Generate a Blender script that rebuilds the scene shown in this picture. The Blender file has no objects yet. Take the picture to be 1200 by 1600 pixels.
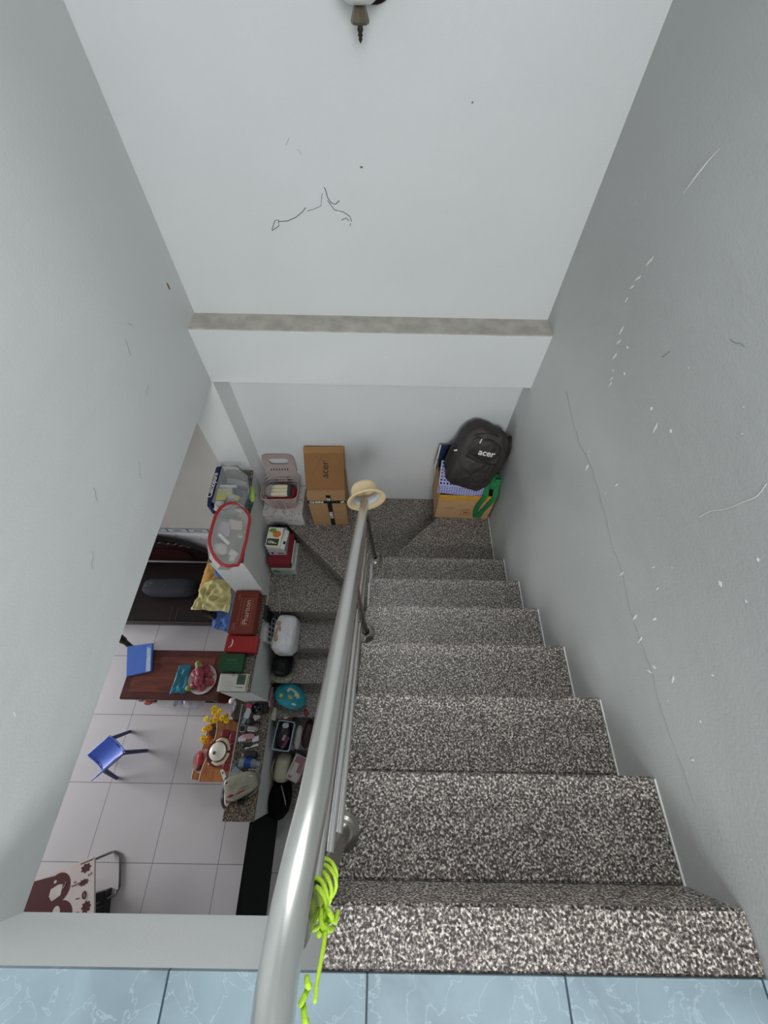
import bpy, bmesh, math, random
from mathutils import Vector, Matrix, noise
random.seed(7)
SC = bpy.context.scene
COL = SC.collection
R = math.radians
V = Vector

# ------------------------------------------------------------------ camera
cam_d = bpy.data.cameras.new('camera')
cam = bpy.data.objects.new('camera', cam_d); COL.objects.link(cam); SC.camera = cam
cam_d.sensor_fit = 'VERTICAL'; cam_d.sensor_height = 36.0
cam_d.lens = 616.336 * 36.0 / 1600.0
cam_d.clip_start = 0.01
th, ya, ro = R(58.675), R(0.301), R(1.331)
fw = V((math.sin(ya)*math.cos(th), math.cos(ya)*math.cos(th), -math.sin(th)))
rt = V((math.cos(ya), -math.sin(ya), 0)); up = rt.cross(fw)
rt2 = math.cos(ro)*rt + math.sin(ro)*up; up2 = -math.sin(ro)*rt + math.cos(ro)*up
cm = Matrix((rt2, up2, -fw)).transposed().to_4x4(); cm.translation = V((0, 0, 1.166))
cam.matrix_world = cm

# ------------------------------------------------------------------ world and lights
w = bpy.data.worlds.new('world'); SC.world = w; w.use_nodes = True
w.node_tree.nodes['Background'].inputs[0].default_value = (0.95, 0.98, 1.0, 1)
w.node_tree.nodes['Background'].inputs[1].default_value = 0.30
def area(name, loc, target, sx, sy, power, color=(1, 1, 1), spread=180):
    l = bpy.data.lights.new(name, 'AREA'); l.shape = 'RECTANGLE'; l.size = sx; l.size_y = sy
    l.energy = power; l.color = color; l.spread = R(spread)
    o = bpy.data.objects.new(name, l); COL.objects.link(o); o.location = loc
    o.rotation_euler = (V(target) - V(loc)).to_track_quat('-Z', 'Y').to_euler()
    return o
area('daylight_landing_window', (0.35, -2.75, 2.15), (0.1, 0.9, -0.6), 1.5, 1.3, 84, (0.975, 0.985, 1.0))
area('daylight_front_door', (-5.7, 0.4, -1.9), (-2.2, -0.2, -3.2), 2.0, 1.4, 52, (0.97, 0.97, 1.0), 110)
area('fill_high_far_end', (0.0, 1.75, 2.3), (-0.3, -0.9, 0.1), 1.1, 0.6, 14, (0.97, 0.99, 1.0), 95)  # added fill, not a real window; brightens slab edge and left wall
area('daylight_front_room', (-2.6, -4.6, -1.4), (-1.8, 0.4, -3.0), 2.2, 1.6, 6, (1.0, 0.97, 0.95))
SC.view_settings.view_transform = 'Standard'
SC.view_settings.look = 'None'
SC.view_settings.exposure = 0.5
SC.view_settings.gamma = 1.0
SC.view_settings.use_curve_mapping = False

# ------------------------------------------------------------------ materials
def _new(name):
    m = bpy.data.materials.new(name); m.use_nodes = True
    nt = m.node_tree; b = nt.nodes['Principled BSDF']
    return m, nt, b
def s2l(c):
    return tuple(((x/12.92) if x <= 0.04045 else ((x+0.055)/1.055)**2.4) for x in c)
def rgb(h):
    return s2l(tuple(int(h[i:i+2], 16)/255 for i in (0, 2, 4)))
_mc = {}
def mat(h, rough=0.6, metal=0.0, var=0.12, scale=18.0, bump=0.0, bscale=120.0, spec=0.5, trans=0.0, alpha=1.0, name=None, coat=0.0):
    key = (h, rough, metal, var, scale, bump, bscale, spec, trans, alpha, coat)
    if key in _mc: return _mc[key]
    m, nt, b = _new(name or 'surface_' + h)
    c = rgb(h)
    tc = nt.nodes.new('ShaderNodeTexCoord')
    n = nt.nodes.new('ShaderNodeTexNoise'); n.inputs['Scale'].default_value = scale; n.inputs['Detail'].default_value = 4
    nt.links.new(tc.outputs['Object'], n.inputs['Vector'])
    r = nt.nodes.new('ShaderNodeValToRGB')
    r.color_ramp.elements[0].position = 0.3; r.color_ramp.elements[1].position = 0.7
    r.color_ramp.elements[0].color = tuple(x*(1-var) for x in c) + (1,)
    r.color_ramp.elements[1].color = tuple(min(1, x*(1+var)) for x in c) + (1,)
    nt.links.new(n.outputs['Fac'], r.inputs['Fac']); nt.links.new(r.outputs['Color'], b.inputs['Base Color'])
    b.inputs['Roughness'].default_value = rough; b.inputs['Metallic'].default_value = metal
    b.inputs['Specular IOR Level'].default_value = spec
    b.inputs['Transmission Weight'].default_value = trans
    b.inputs['Alpha'].default_value = alpha
    b.inputs['Coat Weight'].default_value = coat
    if bump:
        n2 = nt.nodes.new('ShaderNodeTexNoise'); n2.inputs['Scale'].default_value = bscale; n2.inputs['Detail'].default_value = 5
        nt.links.new(tc.outputs['Object'], n2.inputs['Vector'])
        bp = nt.nodes.new('ShaderNodeBump'); bp.inputs['Strength'].default_value = bump; bp.inputs['Distance'].default_value = 0.004
        nt.links.new(n2.outputs['Fac'], bp.inputs['Height']); nt.links.new(bp.outputs['Normal'], b.inputs['Normal'])
    _mc[key] = m
    return m

def plaster(name, h, bumpy=0.35, rough=0.55, var=0.05):
    m, nt, b = _new(name); c = rgb(h)
    tc = nt.nodes.new('ShaderNodeTexCoord')
    n = nt.nodes.new('ShaderNodeTexNoise'); n.inputs['Scale'].default_value = 2.2; n.inputs['Detail'].default_value = 6
    nt.links.new(tc.outputs['Object'], n.inputs['Vector'])
    r = nt.nodes.new('ShaderNodeValToRGB')
    r.color_ramp.elements[0].position = 0.32; r.color_ramp.elements[1].position = 0.68
    r.color_ramp.elements[0].color = tuple(x*(1-var) for x in c) + (1,)
    r.color_ramp.elements[1].color = tuple(min(1, x*(1+var)) for x in c) + (1,)
    nt.links.new(n.outputs['Fac'], r.inputs['Fac']); nt.links.new(r.outputs['Color'], b.inputs['Base Color'])
    b.inputs['Roughness'].default_value = rough; b.inputs['Specular IOR Level'].default_value = 0.35
    fine = nt.nodes.new('ShaderNodeTexNoise'); fine.inputs['Scale'].default_value = 130; fine.inputs['Detail'].default_value = 3
    wave = nt.nodes.new('ShaderNodeTexNoise'); wave.inputs['Scale'].default_value = 5.0; wave.inputs['Detail'].default_value = 3
    mp = nt.nodes.new('ShaderNodeMapping'); mp.inputs['Rotation'].default_value = (0.5, 0.3, 0); mp.inputs['Scale'].default_value = (1, 0.45, 1.3)
    nt.links.new(tc.outputs['Object'], mp.inputs['Vector']); nt.links.new(mp.outputs['Vector'], wave.inputs['Vector'])
    nt.links.new(tc.outputs['Object'], fine.inputs['Vector'])
    b1 = nt.nodes.new('ShaderNodeBump'); b1.inputs['Strength'].default_value = bumpy; b1.inputs['Distance'].default_value = 0.0016
    b2 = nt.nodes.new('ShaderNodeBump'); b2.inputs['Strength'].default_value = 0.35; b2.inputs['Distance'].default_value = 0.01
    nt.links.new(wave.outputs['Fac'], b2.inputs['Height']); nt.links.new(fine.outputs['Fac'], b1.inputs['Height'])
    nt.links.new(b2.outputs['Normal'], b1.inputs['Normal']); nt.links.new(b1.outputs['Normal'], b.inputs['Normal'])
    return m

def granite(name, stops, scale=1.0, rough=0.28):
    m, nt, b = _new(name)
    tc = nt.nodes.new('ShaderNodeTexCoord')
    n = nt.nodes.new('ShaderNodeTexNoise'); n.inputs['Scale'].default_value = 165*scale; n.inputs['Detail'].default_value = 3.0; n.inputs['Roughness'].default_value = 0.62
    v = nt.nodes.new('ShaderNodeTexVoronoi'); v.inputs['Scale'].default_value = 210*scale
    nt.links.new(tc.outputs['Object'], n.inputs['Vector']); nt.links.new(tc.outputs['Object'], v.inputs['Vector'])
    sep = nt.nodes.new('ShaderNodeSeparateColor'); nt.links.new(v.outputs['Color'], sep.inputs['Color'])
    mx = nt.nodes.new('ShaderNodeMath'); mx.operation = 'MULTIPLY_ADD'; mx.inputs[1].default_value = 0.22
    nt.links.new(sep.outputs['Red'], mx.inputs[0]); nt.links.new(n.outputs['Fac'], mx.inputs[2])
    r = nt.nodes.new('ShaderNodeValToRGB'); cr = r.color_ramp; cr.interpolation = 'LINEAR'
    while len(cr.elements) < len(stops): cr.elements.new(0.5)
    for e, (p, h) in zip(cr.elements, stops): e.position = p; e.color = rgb(h) + (1,)
    nt.links.new(mx.outputs[0], r.inputs['Fac']); nt.links.new(r.outputs['Color'], b.inputs['Base Color'])
    b.inputs['Roughness'].default_value = rough; b.inputs['Specular IOR Level'].default_value = 0.5
    return m

def tiles(name, tile, off, base, grout, vein=None, var=0.04, gw=0.004, rough=0.3, nscale=3.0, ydisp=True):
    m, nt, b = _new(name); N = nt.nodes; L = nt.links
    tc = N.new('ShaderNodeTexCoord'); sp = N.new('ShaderNodeSeparateXYZ'); L.new(tc.outputs['Object'], sp.inputs[0])
    def mth(op, a, bb=None, c=None):
        x = N.new('ShaderNodeMath'); x.operation = op
        for i, q in enumerate((a, bb, c)):
            if q is None: continue
            if isinstance(q, (int, float)): x.inputs[i].default_value = q
            else: L.new(q, x.inputs[i])
        return x.outputs[0]
    ds = []; cells = []
    for i, ax in enumerate('XY'):
        q = mth('DIVIDE', mth('SUBTRACT', sp.outputs[ax], off[i]), tile)
        fr = mth('FRACT', q); cells.append(mth('FLOOR', q))
        ds.append(mth('MINIMUM', fr, mth('SUBTRACT', 1.0, fr)))
    d = mth('MINIMUM', ds[0], ds[1])
    g = mth('LESS_THAN', d, gw/2/tile)
    n = N.new('ShaderNodeTexNoise'); n.inputs['Scale'].default_value = nscale; n.inputs['Detail'].default_value = 8; n.inputs['Distortion'].default_value = 0.8
    cmb = N.new('ShaderNodeCombineXYZ')
    L.new(mth('MULTIPLY_ADD', cells[0], 3.7, sp.outputs['X']), cmb.inputs[0]); L.new(mth('MULTIPLY_ADD', cells[1], 5.3, sp.outputs['Y']), cmb.inputs[1])
    L.new(cmb.outputs[0], n.inputs['Vector'])
    r = N.new('ShaderNodeValToRGB'); c = rgb(base)
    r.color_ramp.elements[0].position = 0.3; r.color_ramp.elements[1].position = 0.72
    r.color_ramp.elements[0].color = tuple(x*(1-var) for x in c) + (1,)
    r.color_ramp.elements[1].color = tuple(min(1, x*(1+var)) for x in c) + (1,)
    L.new(n.outputs['Fac'], r.inputs['Fac'])
    colr = r.outputs['Color']
    if vein:
        n3 = N.new('ShaderNodeTexNoise'); n3.inputs['Scale'].default_value = 15; n3.inputs['Detail'].default_value = 9; n3.inputs['Distortion'].default_value = 0.6
        L.new(cmb.outputs[0], n3.inputs['Vector'])
        a = mth('ABSOLUTE', mth('SUBTRACT', n3.outputs['Fac'], 0.5))
        vm = N.new('ShaderNodeMapRange'); vm.inputs['From Min'].default_value = 0.0; vm.inputs['From Max'].default_value = 0.012
        vm.inputs['To Min'].default_value = 0.30; vm.inputs['To Max'].default_value = 0.0; L.new(a, vm.inputs['Value'])
        mv = N.new('ShaderNodeMix'); mv.data_type = 'RGBA'; L.new(vm.outputs['Result'], mv.inputs['Factor'])
        L.new(colr, mv.inputs['A']); mv.inputs['B'].default_value = rgb(vein) + (1,)
        colr = mv.outputs['Result']
    mg = N.new('ShaderNodeMix'); mg.data_type = 'RGBA'; L.new(g, mg.inputs['Factor']); L.new(colr, mg.inputs['A'])
    mg.inputs['B'].default_value = rgb(grout) + (1,)
    L.new(mg.outputs['Result'], b.inputs['Base Color'])
    b.inputs['Roughness'].default_value = rough
    return m

def wood(name, h1, h2, scale=6.0, axis=(1, 8, 8), rough=0.35, coat=0.2):
    m, nt, b = _new(name); tc = nt.nodes.new('ShaderNodeTexCoord')
    mp = nt.nodes.new('ShaderNodeMapping'); mp.inputs['Scale'].default_value = axis
    n = nt.nodes.new('ShaderNodeTexNoise'); n.inputs['Scale'].default_value = scale; n.inputs['Detail'].default_value = 6; n.inputs['Distortion'].default_value = 0.4
    nt.links.new(tc.outputs['Object'], mp.inputs['Vector']); nt.links.new(mp.outputs['Vector'], n.inputs['Vector'])
    r = nt.nodes.new('ShaderNodeValToRGB'); r.color_ramp.elements[0].position = 0.35; r.color_ramp.elements[1].position = 0.65
    r.color_ramp.elements[0].color = rgb(h1) + (1,); r.color_ramp.elements[1].color = rgb(h2) + (1,)
    nt.links.new(n.outputs['Fac'], r.inputs['Fac']); nt.links.new(r.outputs['Color'], b.inputs['Base Color'])
    b.inputs['Roughness'].default_value = rough; b.inputs['Coat Weight'].default_value = coat; b.inputs['Coat Roughness'].default_value = 0.2
    return m

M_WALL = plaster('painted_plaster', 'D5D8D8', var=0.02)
M_WALLR = plaster('painted_plaster_shaded', 'B7BAB8', 0.6, var=0.03)  # wall paint in a darker copy, dimness of grazing light put into the colour
M_PAR = plaster('painted_plaster_lower', 'D0D4D2', var=0.03)
M_CEM = mat('B3AFA5', 0.9, var=0.18, scale=14, bump=0.6, name='bare_cement')
M_GR = granite('stair_granite', [(0.43, '272120'), (0.56, '4C4440'), (0.66, '847B75'), (0.78, 'DAD4CA')], 1.0, 0.42)
M_GRC = granite('cap_granite', [(0.40, '1E1815'), (0.54, '3D342D'), (0.66, '6E6254'), (0.80, 'B0A28C')], 0.8, 0.35)
M_STEEL = mat('DEDEDA', 0.3, 1.0, 0.03, 4, bump=0.02, bscale=40, name='stainless_steel')
M_STEELD = mat('8F8B86', 0.25, 1.0, 0.03, 4, name='dull_steel')
M_CLEAR = mat('C8CCCB', 0.12, alpha=0.28, name='clear_plastic', var=0.02)
M_HAZE = mat('B4B2AA', 0.3, alpha=0.8, name='frosted_plastic', var=0.03)
M_WHITE = mat('E4E2DC', 0.5, var=0.03); M_BLACK = mat('0C0B0C', 0.55, var=0.2); M_INK = mat('1A1918', 0.7, var=0.1)
M_SOFA = wood('dark_rosewood', '0E0304', '210809', 5, (2, 8, 8), 0.4, 0.0)
M_TABLE = wood('red_brown_wood', '3A1411', '571F17', 4, (1.5, 10, 10), 0.3, 0.4)
M_TABLEIN = wood('lighter_red_wood', '4F2216', '733520', 4, (1.5, 12, 12), 0.3, 0.4)
M_OAK = wood('striped_oak', '8A5128', 'B37540', 7, (14, 1.2, 6), 0.4, 0.1)

# ------------------------------------------------------------------ mesh builder
class MB:
    def __init__(s, M=None): s.bm = bmesh.new(); s.M = M or Matrix.Identity(4)
    def v(s, p): return s.bm.verts.new(s.M @ V(p))
    def f(s, vs):
        try: return s.bm.faces.new(vs)
        except ValueError: return None
    def box(s, x0, x1, y0, y1, z0, z1):
        vs = [s.v((x, y, z)) for z in (z0, z1) for y in (y0, y1) for x in (x0, x1)]
        for q in ((0, 2, 3, 1), (4, 5, 7, 6), (0, 1, 5, 4), (2, 6, 7, 3), (0, 4, 6, 2), (1, 3, 7, 5)): s.f([vs[i] for i in q])
        return s
    def prism(s, pts, z0, z1, taper=1.0, shift=(0, 0)):
        n = len(pts); cx = sum(p[0] for p in pts)/n; cy = sum(p[1] for p in pts)/n
        a = [s.v((p[0], p[1], z0)) for p in pts]
        b = [s.v((cx+(p[0]-cx)*taper+shift[0], cy+(p[1]-cy)*taper+shift[1], z1)) for p in pts]
        s.f(a[::-1]); s.f(b)
        for i in range(n): s.f([a[i], a[(i+1) % n], b[(i+1) % n], b[i]])
        return s
    def prismx(s, pts, x0, x1):      # polygon in (y,z) pulled along x
        n = len(pts)
        a = [s.v((x0, p[0], p[1])) for p in pts]; b = [s.v((x1, p[0], p[1])) for p in pts]
        s.f(a); s.f(b[::-1])
        for i in range(n): s.f([a[i], b[i], b[(i+1) % n], a[(i+1) % n]])
        return s
    def tube(s, pts, r, seg=12, cap=True, closed=False):
        pts = [V(p) for p in pts]; n = len(pts); rings = []; nrm = None
        for i, p in enumerate(pts):
            if closed: t = pts[(i+1) % n] - pts[i-1]
            else: t = pts[min(i+1, n-1)] - pts[max(i-1, 0)]
            t.normalize()
            if nrm is None:
                a = V((0, 0, 1)) if abs(t.z) < 0.9 else V((1, 0, 0)); nrm = t.cross(a).normalized()
            else: nrm = (nrm - t*nrm.dot(t)).normalized()
            bn = t.cross(nrm); rr = r[i] if isinstance(r, (list, tuple)) else r
            rings.append([s.v(p + nrm*math.cos(2*math.pi*k/seg)*rr + bn*math.sin(2*math.pi*k/seg)*rr) for k in range(seg)])
        for i in range(n if closed else n-1):
            a, b = rings[i], rings[(i+1) % n]
            for k in range(seg): s.f([a[k], a[(k+1) % seg], b[(k+1) % seg], b[k]])
        if cap and not closed: s.f(rings[0][::-1]); s.f(rings[-1])
        return s
    def lathe(s, prof, seg=32, c=(0, 0, 0)):
        rings = []
        for r, z in prof:
            if r < 1e-5: rings.append([s.v((c[0], c[1], c[2]+z))])
            else: rings.append([s.v((c[0]+r*math.cos(2*math.pi*k/seg), c[1]+r*math.sin(2*math.pi*k/seg), c[2]+z)) for k in range(seg)])
        for a, b in zip(rings, rings[1:]):
            if len(a) == 1 and len(b) == 1: continue
            for k in range(seg):
                k2 = (k+1) % seg
                if len(a) == 1: s.f([a[0], b[k2], b[k]])
                elif len(b) == 1: s.f([a[k], a[k2], b[0]])
                else: s.f([a[k], a[k2], b[k2], b[k]])
        return s
    def blob(s, c, size, e=1.0, amp=0.0, freq=6.0, seed=0, nu=32, nv=18, fn=None):
        """rounded lump: superellipsoid with creases"""
        rings = []
        pw = lambda x, q: math.copysign(abs(x)**q, x)
        for i in range(nv+1):
            ph = -math.pi/2 + math.pi*i/nv; row = []
            for k in range(nu):
                t = 2*math.pi*k/nu
                d = V((pw(math.cos(ph), e)*pw(math.cos(t), e), pw(math.cos(ph), e)*pw(math.sin(t), e), pw(math.sin(ph), e)))
                p = V((d.x*size[0], d.y*size[1], d.z*size[2]))
                if amp:
                    q = p*freq + V((seed*3.1, seed*1.7, seed))
                    nn = noise.noise(q)*0.6 + (1-2*abs(noise.noise(q*1.9)))*0.5
                    p += d.normalized()*nn*amp
                if fn: p = fn(p)
                row.append(p + V(c))
            rings.append(row)
        bot = s.v(rings[0][0]); top = s.v(rings[-1][0])
        R_ = [[s.v(p) for p in row] for row in rings[1:-1]]
        for k in range(nu):
            k2 = (k+1) % nu
            s.f([bot, R_[0][k2], R_[0][k]]); s.f([top, R_[-1][k], R_[-1][k2]])
        for a, b in zip(R_, R_[1:]):
            for k in range(nu): s.f([a[k], a[(k+1) % nu], b[(k+1) % nu], b[k]])
        return s
    def cloth(s, a, b, c, d, amp=0.012, freq=9.0, seed=0, n=22, sag=0.0, th=0.006):
        """creased sheet with thickness spanning the corners a,b,c,d"""
        a, b, c, d = V(a), V(b), V(c), V(d); nr = (b-a).cross(d-a).normalized(); G = []
        for off in (0, -th):
            g = []
            for i in range(n+1):
                u = i/n; row = []
                for j in range(n+1):
                    w_ = j/n
                    p = a*(1-u)*(1-w_) + b*u*(1-w_) + c*u*w_ + d*(1-u)*w_
                    q = V((p.x, p.y, p.z))*freq + V((seed*2.3, seed, 0))
                    h = noise.noise(q)*amp + (1-2*abs(noise.noise(q*1.7+V((5, 1, 2)))))*amp*0.8
                    e = V((noise.noise(q*0.8+V((9, 0, 0))), noise.noise(q*0.8+V((0, 9, 0))), 0))*amp*0.9
                    z = -sag*((2*u-1)**2)
                    row.append(s.v(p + nr*(h+off) + e + V((0, 0, z))))
                g.append(row)
            G.append(g)
        for g, fl in ((G[0], 0), (G[1], 1)):
            for i in range(n):
                for j in range(n):
                    q = [g[i][j], g[i+1][j], g[i+1][j+1], g[i][j+1]]
                    s.f(q[::-1] if fl else q)
        t_, b_ = G
        for i in range(n):
            s.f([t_[i][0], b_[i][0], b_[i+1][0], t_[i+1][0]]); s.f([t_[i+1][n], b_[i+1][n], b_[i][n], t_[i][n]])
            s.f([t_[0][i+1], b_[0][i+1], b_[0][i], t_[0][i]]); s.f([t_[n][i], b_[n][i], b_[n][i+1], t_[n][i+1]])
        return s
    def poly(s, pts, th=0.0008):
        """flat printed patch with a hair of thickness, points in 3-D, counter-clockwise"""
        P = [V(p) for p in pts]; nr = V((0, 0, 0))
        for i in range(len(P)): nr += P[i].cross(P[(i+1) % len(P)])
        nr.normalize(); a = [s.v(p) for p in P]; b = [s.v(p+nr*th) for p in P]
        s.f(a[::-1]); s.f(b)
        for i in range(len(P)): s.f([a[i], a[(i+1) % len(P)], b[(i+1) % len(P)], b[i]])
        return s
    def build(s, name, m, parent=None, smooth=False, bevel=0.0, seg=2, sub=0):
        bmesh.ops.recalc_face_normals(s.bm, faces=s.bm.faces[:])
        me = bpy.data.meshes.new(name)
        if bevel:
            es = [e for e in s.bm.edges if len(e.link_faces) == 2 and e.calc_face_angle(0) > 0.5]
            bmesh.ops.bevel(s.bm, geom=es, offset=bevel, segments=seg, affect='EDGES', clamp_overlap=True)
            smooth = True
        s.bm.to_mesh(me); s.bm.free()
        me.materials.append(m)
        if smooth:
            me.polygons.foreach_set('use_smooth', [True]*len(me.polygons))
            if bevel or smooth == 'auto':
                me.set_sharp_from_angle(angle=R(38))
        o = bpy.data.objects.new(name, me); COL.objects.link(o)
        if parent: o.parent = parent
        return o

def tag(o, label, cat, group=None, kind=None):
    o['label'] = label; o['category'] = cat
    if group: o['group'] = group
    if kind: o['kind'] = kind
    return o
def struct(o, label=None, cat=None):
    o['kind'] = 'structure'
    if label: o['label'] = label
    if cat: o['category'] = cat
    return o
def thing(name, label, cat, loc=(0, 0, 0), rz=0.0, group=None):
    o = bpy.data.objects.new(name, None); COL.objects.link(o); o.location = loc; o.rotation_euler = (0, 0, rz)
    o.empty_display_size = 0.05
    return tag(o, label, cat, group)
def copy_tree(o, parent=None):
    c = o.copy(); COL.objects.link(c)
    if parent: c.parent = parent
    for ch in list(o.children): copy_tree(ch, c)
    return c
def text(s, size, org, right, upv, m, parent, name='lettering', bold=0.0, sx=1.0, align='CENTER'):
    cu = bpy.data.curves.new('t', 'FONT'); cu.body = s; cu.size = size; cu.extrude = 0.0004; cu.offset = bold
    cu.align_x = align; cu.align_y = 'CENTER'
    tmp = bpy.data.objects.new('t', cu); COL.objects.link(tmp)
    me = bpy.data.meshes.new_from_object(tmp); bpy.data.objects.remove(tmp); bpy.data.curves.remove(cu)
    r = V(right).normalized(); u = V(upv).normalized(); n = r.cross(u).normalized(); u = n.cross(r)
    Mx = Matrix((r*sx, u, n)).transposed().to_4x4(); Mx.translation = V(org) + n*0.0009
    me.transform(Mx); me.materials.clear(); me.materials.append(m); me.name = name
    o = bpy.data.objects.new(name, me); COL.objects.link(o); o.parent = parent
    return o
def rot(rx=0, ry=0, rz=0, loc=(0, 0, 0)):
    from mathutils import Euler
    return Matrix.Translation(V(loc)) @ Euler((R(rx), R(ry), R(rz))).to_matrix().to_4x4()
def frame(org, right, upv):
    r = V(right).normalized(); u = V(upv).normalized(); n = r.cross(u).normalized(); u = n.cross(r)
    Mx = Matrix((r, u, n)).transposed().to_4x4(); Mx.translation = V(org); return Mx
def sm(pts, n=6):
    P = [V(p) for p in pts]; out = []
    for i in range(len(P)-1):
        p0, p1, p2, p3 = P[max(i-1, 0)], P[i], P[i+1], P[min(i+2, len(P)-1)]
        for k in range(n):
            t = k/n; out.append(0.5*((2*p1)+(-p0+p2)*t+(2*p0-5*p1+4*p2-p3)*t*t+(-p0+3*p1-3*p2+p3)*t**3))
    out.append(P[-1]); return out
def circle(c, r, n=20, rx=None):
    return [(c[0]+r*math.cos(2*math.pi*k/n), c[1]+(rx or r)*math.sin(2*math.pi*k/n), c[2]) for k in range(n)]
def arc(c, r, a0, a1, n=8):
    return [(c[0]+r*math.cos(R(a0+(a1-a0)*k/n)), c[1]+r*math.sin(R(a0+(a1-a0)*k/n))) for k in range(n+1)]
def rrect(x0, x1, y0, y1, r, n=6):
    return (arc((x1-r, y1-r), r, 0, 90, n) + arc((x0+r, y1-r), r, 90, 180, n) + arc((x0+r, y0+r), r, 180, 270, n) + arc((x1-r, y0+r), r, 270, 360, n))

# ================================================================== SETTING
XR, XL, YW, YB = 0.799, -0.951, 1.843, 1.717
ZB, ZG, YS = -0.318, -3.2, -0.383
G, RS, Y0 = 0.229, 0.2, -0.284
CEIL = 3.0
# right wall (runs past every storey)
wr = struct(MB().box(XR, XR+0.15, -3.2, YW+0.2, ZG, CEIL).build('wall_right', M_WALLR), 'painted plaster wall toned darker for grazing light along the right side of the stairs', 'wall')
crack = [(1.374, -.032), (1.25, -.05), (1.099, -.056), (0.93, -.03), (0.75, -.038), (0.64, -.055), (0.508, -.046), (0.40, -.07), (0.306, -.067), (0.2, -.058), (0.08, -.07), (-0.03, -.055), (-0.13, -.051)]
random.seed(3); cp = []
for (y1, z1), (y2, z2) in zip(crack, crack[1:]):
    for k in range(4):
        t = k/4; cp.append((XR-0.0004, y1+(y2-y1)*t, z1+(z2-z1)*t+random.uniform(-.004, .004)))
MB().tube(cp, 0.0011, 5).build('crack', mat('8B8E8C', 0.9), wr)
def flake(mb, x, y, z, l, wd, ang, axis='x'):
    l *= .62; wd *= .5; c, s_ = math.cos(ang), math.sin(ang); pts = [(-l/2, 0), (-l*.1, -wd/2), (l/2, -wd*.1), (l*.15, wd/2)]
    P = []
    for a, b in pts:
        u, v_ = a*c-b*s_, a*s_+b*c
        P.append((x, y+u, z+v_) if axis == 'x' else (x+u, y, z+v_))
    if axis == 'x': P = P[::-1]
    mb.poly(P, 0.0012)
fl = MB()
for y, z, l, wd, a in [(1.289, .546, .06, .02, 1.9), (1.301, .489, .05, .018, 2.2), (1.307, .458, .045, .018, 2.2), (1.299, .419, .03, .012, 1.6), (1.236, .351, .05, .02, 1.5), (1.215, .321, .05, .018, 2.0), (1.191, .282, .045, .024, 1.6), (1.156, .251, .015, .01, .3), (1.138, .23, .03, .014, 1.6), (1.126, .216, .035, .012, 1.4), (1.155, .344, .02, .01, .2), (1.092, .29, .02, .01, .2), (.891, .327, .02, .02, .3), (.828, .311, .05, .016, 1.2), (.777, .353, .02, .018, .2), (.967, -.056, .05, .022, 1.3), (.793, .069, .025, .012, 1.5),
                       (.518, -.053, .035, .016, 1.4), (.476, .099, .02, .008, 1.5), (.415, .085, .02, .008, 1.2), (.351, .293, .025, .02, .1), (.343, .029, .03, .014, 1.5), (.373, -.058, .05, .014, 1.2), (.306, -.066, .05, .010, 1.2), (.223, -.041, .03, .016, 2.3), (.215, -.068, .04, .012, 2.1), (.18, .02, .035, .014, .8), (.169, .163, .015, .010, 2), (-.006, -.008, .02, .008, 1.5), (.361, .407, .015, .01, .2)]:
    flake(fl, XR-0.0002, y, z, l, wd, a)
for k in range(16):
    flake(fl, XR-0.0002, random.uniform(-.2, 1.2), random.uniform(-.3, .6), random.uniform(.006, .012), random.uniform(.003, .006), random.uniform(0, 3))
fl.build('chipped_paint', mat('E9E9E5', 0.8), wr)
MB().tube([(XR-.0003, y, z) for y, z in [(1.26, .818), (1.278, .787), (1.295, .747), (1.306, .71)]], [.0012, .0022, .0022, .0008], 5).build('scratch', mat('DADAD6', 0.8), wr)
MB().tube([(XR-.0003, p.y, p.z) for p in sm([(0, .518, .319), (0, .514, .353), (0, .495, .395), (0, .486, .437), (0, .479, .473), (0, .490, .504)], 3)], 0.0010, 5).build('crack', mat('D2D2CE', 0.8), wr)
MB().tube([(XR-.0002, p.y, p.z) for p in sm([(0, .832, .602), (0, .81, .607), (0, .80, .614), (0, .784, .617)], 3)], 0.0009, 5).build('scratch', mat('8A8D8C', 0.8), wr)
MB().tube([(XR-.0002, .987, .433), (XR-.0002, .975, .462)], 0.0012, 5).build('scratch', mat('7E8180', 0.8), wr)
# left wall of the stairwell, hangs over the ground-floor room
wl = struct(MB().box(XL-0.11, XL, -0.383, YW+0.2, ZB, CEIL).build('wall_left', M_WALL), 'pale plaster wall on the left, ending above the ground-floor room', 'wall')
mk = MB()
for y, z, l, a in [(1.2, .05, .05, .5), (1.25, .2, .06, 1.2), (.9, -.1, .07, .8), (.7, .05, .05, 1.0), (.5, -.05, .06, .6), (1.35, .25, .03, 2.0)]:
    mk.tube([(XL+.0003, y+l*t*math.cos(a), z+l*t*math.sin(a)+.006*math.sin(6*t)) for t in (0, .25, .5, .75, 1)], 0.0008, 5)
mk.build('scratch', mat('8C9090', 0.9), wl)
MB().blob((XL, 1.716, 0.20), (.001, .006, .016), 1, .001).build('rust_stain', mat('9C4E22', 0.9), wl)
fl2 = MB(); flake(fl2, XL+.0006, .07, .0, .03, .007, .9); fl2.build('chipped_paint', mat('F2F3F1', .6), wl)
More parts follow.
